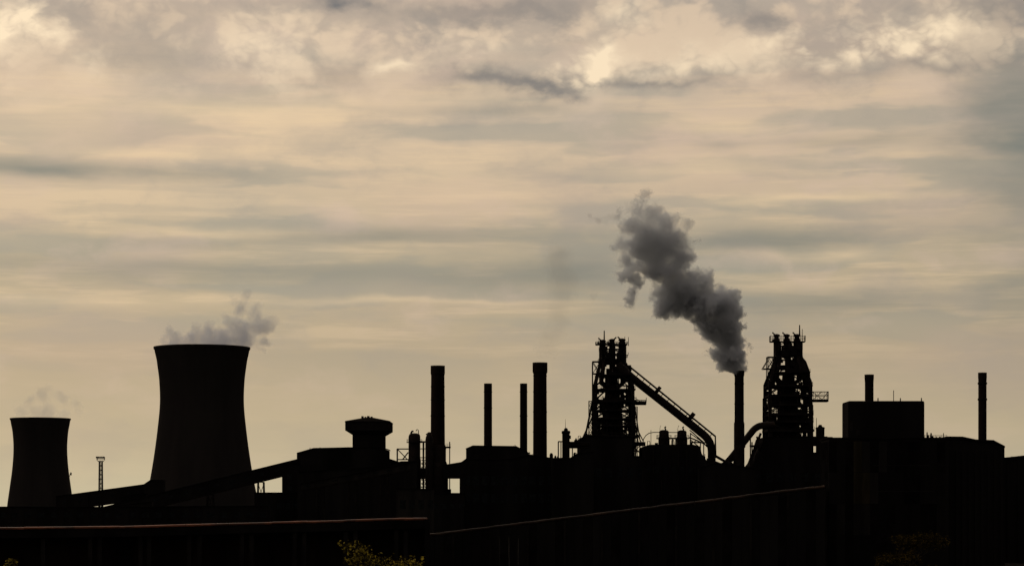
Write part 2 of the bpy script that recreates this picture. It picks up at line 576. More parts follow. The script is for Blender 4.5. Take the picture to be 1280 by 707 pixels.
gallery('gently sloping conveyor gallery running from the smaller cooling tower to the larger one', 1150,
        ((70, 620.5), (192, 603.8)), 17, 5, legs=(100, 146, 172), windows=6)
gallery('long dark conveyor gallery climbing across the foot of the larger cooling tower', 1050,
        ((110, 638.5), (374, 573.5)), 15, 5, legs=(200, 262, 325.5), m=M_SHEET, windows=14)
gallery('pale grimed conveyor gallery sloping up across the front of the coal shed', 880,
        ((376, 605), (512, 579.5)), 6.5, 4, legs=(400, 440, 480), m=M_SHEET3, windows=8)
gallery('short low conveyor gallery at the foot of the larger cooling tower', 1000,
        ((88, 639.5), (190, 627)), 5, 4, legs=(110, 165), m=M_SHEET3)

# bump house where the first gallery meets the tower
f = F(1145)
t = thing('transfer_house', 'small transfer house at the top of the gentle gallery beside the larger cooling tower', 'transfer house', f.base(190))
MB().prism(f.poly([(180, 606), (188.5, 600.5), (204, 600.5), (204, 660), (180, 660)]), 1144, 1152).build('wall', M_SHEET, t)
MB().prism(f.poly([(179.5, 606), (188.4, 600), (204.5, 600), (204.5, 599.4), (188, 599.4), (179, 605.4)]), 1143.6, 1152.4).build('roof', M_ROOF, t)

f = F(1120)
t = thing('hopper_house', 'low dark hopper house under the upper end of the gentle gallery', 'building', f.base(168))
MB().prism(f.poly([(153.5, 660), (153.5, 626), (158, 619), (183, 617), (183, 660)]), 1120, 1128).build('wall', M_SHEET, t)
MB().prism(f.poly([(153.2, 626), (157.9, 618.9), (183.3, 616.9), (183.3, 616.2), (157.6, 618.2), (152.6, 625.6)]), 1119.7, 1128.3).build('roof', M_ROOF, t)
f = F(1030)
t = thing('transfer_house', 'tall narrow transfer tower between the climbing conveyor and the coal shed', 'transfer house', f.base(362))
MB().box(f.x(352.5), f.x(372), 1030, 1040, 0, f.z(580)).build('wall', M_SHEET, t)
MB().prism(f.poly([(352, 580), (352, 578.5), (372.5, 573.5), (372.5, 580)]), 1029.6, 1040.4).build('roof', M_ROOF, t)
for i in range(4):
    zc = f.z(640 - i * 15)
    MB().box(f.x(359), f.x(365), 1029.85, 1029.97, zc - 1.2, zc + 1.2).build('window', M_GLASS, t)


# ------------------------------------------------------------------ plain sheds
def shed(name, label, cat, D, outline, depth, m=M_SHEET, roof=True, bays=0, wins=None, dy=0.0):
    """outline: roofline in photo px, left to right; walls drop to the ground"""
    f = F(D)
    xs = [p[0] for p in outline]
    t = thing(name, label, cat, f.base(sum(xs) / len(xs)))
    poly = f.poly(outline)
    MB().prism(poly + [(poly[-1][0], 0), (poly[0][0], 0)], D, D + depth).build('wall', m, t)
    if roof:
        for (a, b) in zip(poly[:-1], poly[1:]):
            if abs(a[0] - b[0]) < 0.3:
                continue
            MB().prism([(a[0], a[1] + 0.02), (b[0], b[1] + 0.02), (b[0], b[1] + 0.4), (a[0], a[1] + 0.4)], D - 0.4, D + depth + 0.4).build('roof_slab', M_ROOF, t)
    x0, x1 = poly[0][0], poly[-1][0]
    for i in range(bays):
        x = x0 + (x1 - x0) * (i + 0.5) / bays
        MB().box(x - 0.25, x + 0.25, D - 0.3, D - 0.01, 0, min(p[1] for p in poly) - 0.5).build('pilaster', m, t)
    if wins:
        nx, pys, hw, hh = wins
        for py in pys:
            for i in range(nx):
                x = x0 + (x1 - x0) * (i + 0.5) / nx + (x1 - x0) * 0.25 / nx
                z = f.z(py)
                MB().box(x - hw, x + hw, D - 0.07, D - 0.005, z - hh, z + hh).build('window', M_GLASS, t)
    return t


def clutter(t, D, x0, x1, line, n, seed, big=1.0, dy=(1.0, 6.0)):
    """small vents, pipes, posts and boxes along a roof; line(px) gives the roof height in photo px"""
    f = F(D)
    rnd = random.Random(seed)
    for i in range(n):
        px = rnd.uniform(x0, x1)
        py = line(px)
        q = rnd.uniform(*dy)
        h_ = rnd.uniform(1.2, 5.0) * big
        w_ = rnd.uniform(.5, 1.8) * big
        c = f.p(px, py, q)
        top = f.z(py - h_)
        z0 = c.z - 0.8
        k_ = rnd.random()
        if k_ < .3:
            MB().lathe((c.x, c.y), [(w_ * .7 * f.s, z0), (w_ * .7 * f.s, top - .3), (w_ * f.s, top - .3), (w_ * .5 * f.s, top)], 10).build('roof_vent', M_STEEL, t)
        elif k_ < .55:
            MB().box(c.x - w_ * f.s, c.x + w_ * 1.3 * f.s, c.y - 1, c.y + 1, z0, c.z + (top - c.z) * .6).build('roof_box', M_SHEET, t)
        elif k_ < .8:
            MB().bar((c.x, c.y, z0), (c.x, c.y, top + .8 * f.s), .09 if f.s < .25 else .16, 6).build('roof_post', M_STEEL, t)
        else:
            sg = rnd.choice((-1, 1))
            MB().path([(c.x, c.y, z0), (c.x, c.y, c.z + (top - c.z) * .6), (c.x + sg * .6 * f.s, c.y, top), (c.x + sg * 3 * f.s, c.y, top), (c.x + sg * 3.4 * f.s, c.y, z0)], .35 * f.s * big, 8).build('roof_pipe', M_PIPE, t)


shed('shed', 'long low dark shed running along the feet of both cooling towers', 'shed', 960, [(-60, 633.5), (120, 634), (332, 632.5)], 20, bays=24, wins=(24, (643,), 1.6, 1.0))
shed('shed', 'low flat shed seen under the gap below the climbing conveyor', 'shed', 1010, [(318, 616), (372, 616)], 18, bays=5, wins=(5, (632,), 1.4, 1.2))
t = shed('coal_shed', 'long shallow-roofed coal shed left of the flared bunker tower', 'shed', 1060,
         [(371, 566.5), (392, 560.5), (440, 559.5), (500, 578)], 34, bays=12, wins=(10, (600,), 1.8, 1.5))
clutter(t, 1062, 372, 438, lambda x: 560.5 + max(0, 392 - x) * .28, 5, 29, .45)
shed('shed', 'wide dark shed with flat roof behind the pale conveyor', 'shed', 1000, [(372, 590), (470, 584), (502, 577), (520, 577), (520, 590), (500, 596)][:4], 25, bays=9)
shed('block_house', 'pale rendered block house at the foot of the tall ribbed chimney', 'building', 860, [(495, 611), (541, 611.5)], 14, m=M_SHEET3, wins=(4, (630,), 1.0, 1.6))

# flared bunker tower
f = F(1040)
t = thing('bunker_tower', 'squat bunker tower with a flared overhanging head and hipped roof', 'tower', f.base(459.5))


def frus(m_, levels, cx, cy):
    """rectangular frusta: (half width, half depth, z)"""
    vs_, fs = [], []
    for hx, hy, z in levels:
        vs_ += [(cx - hx, cy - hy, z), (cx + hx, cy - hy, z), (cx + hx, cy + hy, z), (cx - hx, cy + hy, z)]
    for i in range(len(levels) - 1):
        for j in range(4):
            fs.append((i * 4 + j, i * 4 + (j + 1) % 4, i * 4 + 4 + (j + 1) % 4, i * 4 + 4 + j))
    fs += [(3, 2, 1, 0), tuple(len(vs_) - 4 + j for j in range(4))]
    return m_.add(vs_, fs)


cx, s = f.x(459.5), f.s
frus(MB(), [(19.5 * s, 9, 0), (19.5 * s, 9, f.z(543)), (28 * s, 12.5, f.z(537.5)), (28 * s, 12.5, f.z(527.3))], cx, 1052).build('wall', M_SHEET, t)
frus(MB(), [(28.4 * s, 12.8, f.z(527.2)), (28.4 * s, 12.8, f.z(526.4)), (27.6 * s, 12.4, f.z(525.6)), (5 * s, 3, f.z(520.4))], cx, 1052).build('roof', M_ROOF, t)
for i, (px, w_, top) in enumerate(((451, 1.4, 518.4), (454.5, 1.0, 519), (458, 1.6, 518), (462, 1.3, 518.6))):
    MB().box(f.x(px - w_), f.x(px + w_), 1051 + i, 1052.5 + i, f.z(522.5), f.z(top)).build('vent', M_STEEL, t)
for i in range(6):
    px = 435 + i * 9.6
    MB().box(f.x(px), f.x(px + 4.5), 1039.42, 1039.49, f.z(534.5), f.z(530.5)).build('louvre', M_STEEL, t)
f = F(1038)
t = thing('annexe', 'boxy annexe with sloped eaves built against the flared bunker tower', 'building', f.base(463))
MB().prism(f.poly([(441, 559.5), (479, 559.5), (486.5, 563), (486.5, 580)]) + [(f.x(486.5), 0), (f.x(441), 0)], 1037, 1042.5).build('wall', M_SHEET, t)
MB().prism(f.poly([(440.5, 559.4), (479, 559.4), (487.3, 563), (487.3, 561.8), (479.3, 558.6), (440.5, 558.6)]), 1036.6, 1042.6).build('roof', M_ROOF, t)


# ------------------------------------------------------------------ chimneys
def chimney(label, D, px, w_top, w_bot, top, m=M_BRICK, bands=(), crown=0.0, collar=None, step=None, group='chimneys', n=40):
    f = F(D)
    t = thing('chimney', label, 'chimney', f.base(px), group)
    c = (f.x(px), D)
    r1, r0, zt = w_top / 2 * f.s, w_bot / 2 * f.s, f.z(top)
    prof = [(r0, 0)]
    if step:
        zs_, ws_ = f.z(step[0]), step[1] / 2 * f.s
        prof = [(ws_ * 1.03, 0), (ws_, zs_ - 0.8), (r0 + (r1 - r0) * zs_ / zt, zs_)]
    prof += [(r1, zt), (r1 * 0.86, zt), (r1 * 0.84, zt - 6)]
    MB().lathe(c, prof, n).build('shaft', m, t, smooth=True)
    if crown:
        h_ = collar or 2.0
        MB().lathe(c, [(r1 * 1.003, zt - h_ - 0.9), (r1 + crown, zt - h_), (r1 + crown, zt + 0.15), (r1 * 0.9, zt + 0.15), (r1 * 0.9, zt - 1), (r1 * 1.003, zt - h_ - 0.9)], n, close=False).build('crown', m, t)
    for py in bands:
        z = f.z(py)
        r = r0 + (r1 - r0) * z / zt
        MB().lathe(c, [(r + 0.01, z), (r + 0.13, z), (r + 0.13, z + 0.4), (r + 0.01, z + 0.4), (r + 0.01, z)], n, close=False).build('band', M_STEEL, t)
    lad = MB()
    for o_ in (-0.25, 0.25):
        lad.bar((c[0] + o_ + r0 * 0.3, D - r0 * 0.98 - 0.25, 2), (c[0] + o_ + r0 * 0.3 * r1 / r0, D - r1 * 0.98 - 0.25, zt - 1), 0.05)
    lad.build('ladder', M_STEEL, t)
    return t


chimney('tall thick chimney with a slight crown rising from the gas plant by the flared tower', 1045, 547.2, 16.6, 19.5, 457.3,
        bands=(483.5, 500, 520), crown=0.22, collar=3.2)
chimney('thin plain chimney rising out of the left end of the boiler house', 1085, 610, 10, 10.6, 479, group='thin chimneys', bands=(490, 510))
chimney('thin plain chimney standing close beside the thickest crowned chimney', 1095, 654.5, 9, 9.6, 479, group='thin chimneys', bands=(490, 520))
chimney('thickest chimney with a projecting crown at the right end of the boiler house', 1070, 675, 16.4, 18.4, 453.4, crown=0.4, collar=4.0, bands=(470, 490, 515, 540))
chimney('steel smokestack with a stepped lower half pouring out dark smoke', 1020, 924, 11.4, 12.4, 463.5, m=M_STEEL, crown=0.25, collar=1.6,
        step=(526.5, 13.2), bands=(480, 505, 551))
chimney('plain chimney rising behind the sloped roof end of the clad building', 520, 1228, 10.2, 10.6, 466.3, crown=0.06, collar=0.8, bands=(480, 500))
chimney('short square-topped flue rising above the flat penthouse of the clad building', 478, 1086.5, 10.8, 10.9, 468.8, crown=0.07, collar=0.5)

# ------------------------------------------------------------------ gas plant beside the first chimney
f = F(1035)
t = thing('scrubber_column', 'fat vertical scrubber vessel with pipes on its crown next to the tall chimney', 'scrubber', f.base(518))
s = f.s
c = (f.x(518), 1035)
MB().lathe(c, [(8.2 * s, 0), (8.2 * s, f.z(575)), (7.4 * s, f.z(572)), (7.4 * s, f.z(545)), (6.4 * s, f.z(542.4)), (3 * s, f.z(541))], 28).build('shell', M_PIPE, t, smooth=True)
MB().path([f.p(514, 548, -1), f.p(514, 541, -1), f.p(515, 539, -1), f.p(517, 538.6, -1)], 1.2 * s, 8).build('vent_pipe', M_PIPE, t)
MB().path([f.p(523, 545), f.p(523, 538), f.p(522.2, 536.4), f.p(520.5, 536.8), f.p(520.2, 538.5)], 0.5 * s, 8).build('vent_pipe', M_PIPE, t)
MB().lathe(c, [(7.5 * s, f.z(553)), (9.8 * s, f.z(553)), (9.8 * s, f.z(552)), (7.5 * s, f.z(552)), (7.5 * s, f.z(553))], 24, close=False).build('platform', M_STEEL, t)
ring = [(c[0] + 9.7 * s * math.cos(a), c[1] + 9.7 * s * math.sin(a), f.z(552)) for a in [i * math.pi / 6 for i in range(13)]]
MB().rail(ring, 1.1, 0.05, 1.5).build('handrail', M_STEEL, t)
fr = MB()
for y_ in (1031, 1036):
    dy = y_ - 1035
    fr.bar(f.p(496.8, 560.8, dy), f.p(511, 560.8, dy), 0.26).bar(f.p(496.8, 574, dy), f.p(511, 574, dy), 0.26)
    fr.bar(f.p(496.8, 560.8, dy), f.p(496.8, 640, dy), 0.28).bar(f.p(497, 561, dy), f.p(509.5, 574, dy), 0.22)
    fr.bar(f.p(510.5, 565, dy), f.p(503.5, 574, dy), 0.2)
fr.bar(f.p(496.8, 560.8, -4), f.p(496.8, 560.8, 1), 0.2)
fr.build('pipe_frame', M_STEEL, t)

t = thing('gas_riser', 'slim vertical gas riser and lattice between the scrubber vessel and the tall chimney', 'pipe', f.base(529.5))
MB().bar(f.p(529.3, 552), (f.x(529.3), 1035, 0), 0.42, 10).build('pipe', M_PIPE, t)
fr = MB()
for py in (560.5, 571.5, 585, 592, 597.5, 608):
    fr.bar(f.p(522, py), f.p(537, py), 0.26)
for i in range(7):
    a, b = 574 + i * 5, 579 + i * 5
    fr.bar(f.p(526.8, a), f.p(532.3, b), 0.24).bar(f.p(532.3, a), f.p(526.8, b), 0.24)
fr.build('lattice', M_STEEL, t)
MB().box(f.x(521), f.x(540), 1032, 1038, f.z(552.6), f.z(551)).build('walkway', M_STEEL, t)
MB().box(f.x(524), f.x(537), 1033, 1040, f.z(597.5), f.z(584.5)).build('duct', M_PIPE, t)

t = thing('gas_washer', 'stepped vessel with a domed neck hugging the left side of the tall chimney', 'vessel', f.base(537, -10))
c = (f.x(537.5), 1026)
MB().lathe(c, [(4.9 * s, 0), (4.9 * s, f.z(550)), (4.2 * s, f.z(546)), (3.6 * s, f.z(545)), (2.6 * s, f.z(541.5)), (1.2 * s, f.z(540.5))], 20).build('shell', M_PIPE, t, smooth=True)
MB().path([f.p(536, 546, -9), f.p(535, 543.5, -9), f.p(533.4, 543, -9)], 0.9 * s, 8).build('vent_pipe', M_PIPE, t)

t = thing('boiler_vessel', 'broad drum wrapped around the foot of the tall chimney', 'vessel', f.base(548))
MB().lathe((f.x(548.5), 1030), [(12 * s, 0), (12 * s, f.z(583)), (11 * s, f.z(580)), (9.4 * s, f.z(576)), (9.4 * s, f.z(560)), (8.6 * s, f.z(556))], 30).build('shell', M_PIPE, t, smooth=True)
MB().box(f.x(556), f.x(563.6), 1028, 1032, f.z(560), f.z(558)).build('platform', M_STEEL, t)
MB().rail([f.p(556, 558, -6), f.p(563.4, 558, -6)], 1.1, 0.06, 1.2).build('handrail', M_STEEL, t)
MB().bar(f.p(562.4, 552, -4), (f.x(562.4), 1031, 0), 0.3).build('column', M_STEEL, t)
MB().prism(f.poly([(556, 566), (558.4, 560), (556, 560)]), 1029, 1031).build('bracket', M_STEEL, t)
MB().box(f.x(556.5), f.x(564), 1028, 1034, 0, f.z(611)).build('pump_box', M_STEEL, t)

f = F(1020)
t = thing('link_bridge', 'enclosed link bridge from the tall chimney across to the boiler house', 'bridge', f.base(566))
MB().prism(f.poly([(554, 581.5), (578, 577.5), (578, 597.6), (554, 597.6)]), 1020, 1026).build('side_panel', M_SHEET, t)
MB().prism(f.poly([(554, 581.4), (578, 577.4), (578, 576.6), (554, 580.6)]), 1019.7, 1026.3).build('roof', M_ROOF, t)
shed('shed', 'low shed under the enclosed link bridge', 'shed', 1000, [(535, 616.7), (580, 616.7)], 12, wins=(4, (632,), 1.2, 1.0))

# boiler house
t = shed('boiler_house', 'big dark boiler house with a raised clerestory and two chimneys behind it', 'building', 1005,
         [(574.5, 579.5), (583, 573.5), (640, 574), (662, 568.5), (690, 573), (716, 573.5)], 40, bays=14, wins=(12, (600, 622), 1.5, 1.9))
f = F(1015)
MB().prism(f.poly([(583, 575), (583, 561.5), (591.5, 557.8), (645, 558.6), (661, 567), (661, 575)]), 1006, 1040).build('clerestory', M_SHEET, t)
MB().prism(f.poly([(582.6, 561.4), (591.4, 557.6), (645.2, 558.4), (661.4, 566.9), (661.6, 566.2), (645.4, 557.7), (591.4, 556.9), (582.4, 560.8)]), 1005.6, 1040.4).build('clerestory_roof', M_ROOF, t)
for px, w_, tp in ((689, 2.2, 566), (694, 1.4, 569)):
    MB().lathe((f.x(px), 1012), [(w_ * f.s, f.z(577)), (w_ * f.s, f.z(tp + 2)), (w_ * .5 * f.s, f.z(tp))], 12).build('roof_vent', M_STEEL, t)

clutter(t, 1006, 662, 716, lambda x: 568.5 + min(1, (x - 662) / 28) * 4.6, 9, 21)
clutter(t, 1010, 592, 646, lambda x: 558, 5, 22, .6)

# turret and pipe bridge left of furnace
f = F(1000)
t = thing('pump_tower', 'narrow turret with a cap and thin spike between the boiler house and the furnace', 'tower', f.base(707.5))
s = f.s
frus(MB(), [(4.6 * s, 1.6, 0), (4.6 * s, 1.6, f.z(541.5)), (5.4 * s, 1.9, f.z(541)), (5.2 * s, 1.9, f.z(538.4)), (2.6 * s, .9, f.z(537.8)), (2.2 * s, .8, f.z(535.5)), (0.4 * s, .2, f.z(534.3))], f.x(707.4), 1000).build('wall', M_SHEET, t)
MB().bar(f.p(706.8, 536), f.p(706.8, 523.5), 0.13, 6, 0.05).build('spike', M_STEEL, t)
MB().box(f.x(712), f.x(713.6), 999, 1001, f.z(548), f.z(544)).build('side_box', M_STEEL, t)
fr = MB()
for dy in (-2, 2):
    fr.bar(f.p(697.6, 551.5, dy), f.p(703, 551.5, dy), 0.28).bar(f.p(697.9, 551.5, dy), f.p(697.9, 640, dy), 0.3).bar(f.p(701.2, 551.5, dy), f.p(701.2, 640, dy), 0.22)
fr.build('pipe_frame', M_STEEL, t)

t = thing('pipe_bridge', 'level pipe bridge linking the narrow turret to the furnace base', 'bridge', f.base(722))
MB().bar(f.p(712, 554.5), f.p(737, 554.5), 0.85, 12).build('pipe', M_PIPE, t)
MB().bar(f.p(712, 558, 1), f.p(737, 558, 1), 0.65, 12).build('pipe', M_PIPE, t)
MB().box(f.x(712), f.x(737), 998.5, 1001.5, f.z(552.8), f.z(551.6)).build('walkway', M_STEEL, t)
MB().lathe((f.x(720), 1000), [(2.4 * s, f.z(552)), (2.4 * s, f.z(550)), (1.2 * s, f.z(549)), (0.4 * s, f.z(547))], 10).build('valve', M_STEEL, t)
for px in (715.5, 722):
    MB().bar(f.p(px, 559), (f.x(px), 1000, 0), 0.3).build('column', M_STEEL, t)
t = shed('shed', 'low lean-to shed in front of the pipe bridge', 'shed', 990, [(690, 573), (713, 572.6), (722, 567), (742, 565)], 10)
clutter(t, 992, 692, 734, lambda x: 573 if x < 713 else 568, 9, 28)


# ------------------------------------------------------------------ blast furnaces
def furnace(D, label, cx, P):
    f = F(D)
    s = f.s
    rnd = random.Random(P['seed'])
    t = thing('blast_furnace', label, 'blast furnace', f.base(cx), 'blast furnaces')
    C = (f.x(cx), D)
    shell = MB().lathe(C, [(r * s, f.z(py)) for py, r in P['shell']], 36).build('furnace_shell', M_PIPE, t, smooth=True)
    for py in (600, 585, 570, 555, 538):
        z = f.z(py)
        r = 18.6 * s
        MB().lathe(C, [(r, z), (r + 0.5, z), (r + 0.5, z + 0.5), (r, z + 0.5), (r, z)], 30, close=False).build('ring_main', M_PIPE, shell)
    # uptakes: out of the shoulder, up and in under the heads
    ya = P['up']
    for i, (a, hd) in enumerate(zip((225, 315, 45, 135), (0, 2, 2, 0))):
        ca, sa = math.cos(R(a)), math.sin(R(a))
        hx = P['heads'][hd][0]
        pts = []
        for (r, py) in ((7.5, ya[0]), (P['spread'], ya[1]), (P['spread'] * 1.02, ya[2]), (P['spread'] * 0.85, ya[3])):
            pts.append(Vector((C[0] + ca * r * s * 1.25, C[1] + sa * r * s * 1.25, f.z(py))))
        pts.append(Vector((f.x(hx), C[1] + sa * 4 * s, f.z(ya[4]))))
        pts.append(Vector((f.x(hx), C[1] + sa * 3.4 * s, f.z(P['deck'] + 3))))
        MB().path(pts, 2.5 * s, 12).build('uptake_pipe', M_PIPE, t, smooth=True)
    MB().bar(f.p(cx, ya[0]), f.p(cx, P['deck'] + 2), 4.0 * s, 14).build('hopper_stack', M_PIPE, t, smooth=True)
    # bleeder heads
    for (hx, top, lean, r) in P['heads']:
        h_ = MB().lathe((f.x(hx), D), [(r * s, f.z(P['deck'] + 22)), (r * s, f.z(P['deck'] - 2)), (r * 0.72 * s, f.z(P['deck'] - 4)), (r * .72 * s, f.z(top + 3.4)),
                                       (r * 1.08 * s, f.z(top + 2.8)), (r * 1.0 * s, f.z(top + 1.2)), (r * 0.35 * s, f.z(top + 0.2))], 16).build('bleeder_stack', M_PIPE, t, smooth=True)
        MB().path([f.p(hx, top + 2.4), f.p(hx + lean * 2.4, top + 0.9), f.p(hx + lean * 4.6, top - 0.9), f.p(hx + lean * 5.2, top - 2.0)], 0.85 * s, 8).build('valve_arm', M_STEEL, h_)
        MB().bar(f.p(hx - lean * 1.2, top + 2.2), f.p(hx - lean * 3.0, top + 3.6), 1.1 * s, 8).build('counterweight', M_STEEL, h_)
    # top deck
    x0, x1 = P['deck_x']
    hw = 7.5 * s
    dk = MB().box(f.x(x0), f.x(x1), D - hw, D + hw, f.z(P['deck'] + 1.1), f.z(P['deck'])).build('top_deck', M_STEEL, t)
    z = f.z(P['deck'])
    MB().rail([(f.x(x0), D - hw, z), (f.x(x1), D - hw, z), (f.x(x1), D + hw, z), (f.x(x0), D + hw, z), (f.x(x0), D - hw, z)], P['rail'] * s, 0.10, 1.4).build('handrail', M_STEEL, dk)
    for (mx, top, bot, r) in P['masts']:
        MB().bar(f.p(mx, bot), f.p(mx, top), r, 6, r * 0.6).build('mast', M_STEEL, t)
    # head frame
    a0, a1 = P['neck_x']
    hf = MB()
    for sg in (-1, 1):
        dy = sg * 6 * s
        for px in (a0, (a0 + a1) / 2, a1):
            hf.bar(f.p(px, P['neck'], dy), f.p(px, P['deck'], dy), 0.34)
        n = 4
        for i in range(n):
            ya_, yb_ = P['neck'] + (P['deck'] - P['neck']) * i / n, P['neck'] + (P['deck'] - P['neck']) * (i + 1) / n
            hf.bar(f.p(a0, ya_, dy), f.p(a1, ya_, dy), 0.28)
            hf.bar(f.p(a0, ya_, dy), f.p((a0 + a1) / 2, yb_, dy), 0.2).bar(f.p(a1, ya_, dy), f.p((a0 + a1) / 2, yb_, dy), 0.2)
    hf.build('head_frame', M_STEEL, t)
    for (bx0, bx1, by0, by1) in P['boxes']:
        MB().box(f.x(bx0), f.x(bx1), D - 5 * s + rnd.uniform(0, 3), D + 5 * s, f.z(by1), f.z(by0)).build('machine_house', M_SHEET, t)
    # four corner columns, leaning in above the shoulder
    cl, crr = P['col_x']
    sh = P['shoulder']
    dyc = 10.5
    for sg in (-1, 1):
        for (px, tx) in ((cl, a0), (crr, a1)):
            c_ = MB()
            c_.bar((f.x(px), D + sg * dyc, 0), f.p(px, sh, sg * dyc), 1.05)
            c_.bar(f.p(px, sh, sg * dyc), f.p(tx, P['neck'], sg * 6 * s), 0.9)
            c_.build('column', M_STEEL, t)
    # working floors
    for (py, e0, e1, th) in P['floors']:
        fl = MB()
        z0, z1 = f.z(py + th), f.z(py)
        # a floor ring round the shell
        fl.box(f.x(e0), f.x(e1), D - dyc - 1, D - 4 * s, z0, z1).box(f.x(e0), f.x(e1), D + 4 * s, D + dyc + 1, z0, z1)
        fl.box(f.x(e0), f.x(cx - 7), D - 4 * s, D + 4 * s, z0 + .02, z1 - .02).box(f.x(cx + 7), f.x(e1), D - 4 * s, D + 4 * s, z0 + .02, z1 - .02)
        o_ = fl.build('floor', M_STEEL, t)
        for sg in (-1, 1):
            MB().rail([(f.x(e0), D + sg * (dyc + 1), z1), (f.x(e1), D + sg * (dyc + 1), z1)], 1.1, 0.07, 1.6).build('handrail', M_STEEL, o_)
    # weather sheeting hung unevenly between the floors
    for (q0, q1, w0, w1) in P['sheets']:
        nx, nz = max(1, round((q1 - q0) / 5)), max(1, round((w1 - w0) / 8))
        for i in range(nx):
            for j in range(nz):
                j0, j1, k0, k1 = (rnd.uniform(-.5, .45) for _ in range(4))
                xa, xb = q0 + (q1 - q0) * i / nx + j0, q0 + (q1 - q0) * (i + 1) / nx + j1
                ya_, yb_ = w0 + (w1 - w0) * j / nz + k0, w0 + (w1 - w0) * (j + 1) / nz + k1 + .4
                dy = rnd.uniform(-8, 8)
                MB().box(f.x(xa), f.x(xb), D + dy - .3, D + dy + .3, f.z(yb_), f.z(ya_)).build('sheeting_panel', M_SHEET, t)
    # bracing between floors
    lv = [P['shoulder']] + [q[0] for q in P['floors']] + [575]
    lv = sorted(set(lv))
    for sg in (-1, 1):
        b_ = MB()
        for u, w_ in zip(lv[:-1], lv[1:]):
            if w_ - u < 4:
                continue
            q1, q2 = cl + (crr - cl) * 0.32, cl + (crr - cl) * 0.68
            dy = sg * dyc
            b_.bar(f.p(cl, w_, dy), f.p(q1, u, dy), 0.34).bar(f.p(crr, w_, dy), f.p(q2, u, dy), 0.34)
            if rnd.random() < 0.6:
                b_.bar(f.p(cl, u, dy), f.p(q1, w_, dy), 0.26)
            if rnd.random() < 0.6:
                b_.bar(f.p(crr, u, dy), f.p(q2, w_, dy), 0.26)
            b_.bar(f.p(q1, u, dy), f.p(q1, w_, dy), 0.3).bar(f.p(q2, u, dy), f.p(q2, w_, dy), 0.3)
        b_.build('bracing', M_STEEL, t)
    # clutter of pipes and machines on the floors
    for (py, e0, e1, th) in P['floors']:
        for k_ in range(5):
            px = rnd.uniform(cl + 2, crr - 2)
            w_, h_ = rnd.uniform(0.8, 2.6), rnd.uniform(2.0, 5.5)
            dy = rnd.choice((-1, 1)) * rnd.uniform(5, 10)
            if rnd.random() < 0.5:
                MB().box(f.x(px - w_), f.x(px + w_), D + dy - 1, D + dy + 1, f.z(py), f.z(py - h_)).build('machine_box', M_SHEET, t)
            else:
                MB().path([f.p(px, py, dy), f.p(px, py - h_, dy), f.p(px + rnd.choice((-2, 2)), py - h_ - 1.5, dy), f.p(cx, py - h_ - 2, dy * .3)], rnd.uniform(.5, .9) * s, 8).build('pipe', M_PIPE, t)
    for k_ in range(P.get('risers', 7)):
        px = rnd.uniform(cl + 3, crr - 3)
        dy = rnd.choice((-1, 1)) * rnd.uniform(7, 10)
        MB().bar((f.x(px), D + dy, 2), f.p(px, rnd.uniform(490, 535), dy), rnd.uniform(.4, .9) * s, 8).build('riser_pipe', M_PIPE, t)
    # stub platforms, davits and aerials that roughen the outline
    for k_ in range(26):
        py = rnd.uniform(P['deck'] + 6, 542)
        lim = P['shoulder']
        u = min(1.0, max(0.0, (py - P['neck']) / (lim - P['neck'])))
        el_, er_ = a0 + (cl - a0) * u, a1 + (crr - a1) * u
        sg = rnd.choice((-1, 1))
        ex = el_ if sg < 0 else er_
        ln = rnd.uniform(1.0, 3.2)
        dy = rnd.uniform(-8, 8)
        xa, xb = sorted((f.x(ex - sg * 1.5), f.x(ex + sg * ln)))
        st_ = MB().box(xa, xb, D + dy - 1, D + dy + 1, f.z(py + rnd.uniform(.5, 1.1)), f.z(py)).build('stub_platform', M_STEEL, t)
        xo = f.x(ex + sg * ln)
        MB().bar((xo, D + dy, f.z(py)), (xo, D + dy, f.z(py - rnd.uniform(1.5, 5))), 0.13).build('post', M_STEEL, st_)
        if rnd.random() < .5:
            MB().bar((xo, D + dy, f.z(py)), (f.x(ex), D + dy, f.z(py + rnd.uniform(2, 4))), 0.16).build('strut', M_STEEL, st_)
    for k_ in range(5):
        px = rnd.uniform(P['deck_x'][0] + 1, P['deck_x'][1] - 1)
        MB().bar(f.p(px, P['deck']), f.p(px, P['deck'] - rnd.uniform(3, 7)), rnd.uniform(.08, .16)).build('aerial', M_STEEL, t)
        MB().box(f.x(px - 1), f.x(px + rnd.uniform(.5, 1.5)), D - 2, D + 2, f.z(P['deck']), f.z(P['deck'] - rnd.uniform(1, 3))).build('machine_box', M_STEEL, t)
    # open lattice stair towers at the sides
    for (lx0, lx1, top, fl0) in P['stairs']:
        w_ = (lx1 - lx0) * s
        st = MB().lattice(f.x(fl0), f.x(fl0 + lx1 - lx0), D - w_ * .6, D + w_ * .6, 0, f.z(545), 8, 0.15, (f.x(lx0), f.x(lx1), D - w_ * .5, D + w_ * .5))
        st.lattice(f.x(lx0), f.x(lx1), D - w_ * .5, D + w_ * .5, f.z(545), f.z(top), 8, 0.17)
        st.build('stair_tower', M_STEEL, t)
    # hoist cage
    h0, h1, hy0, hy1 = P['cage']
    cg = MB()
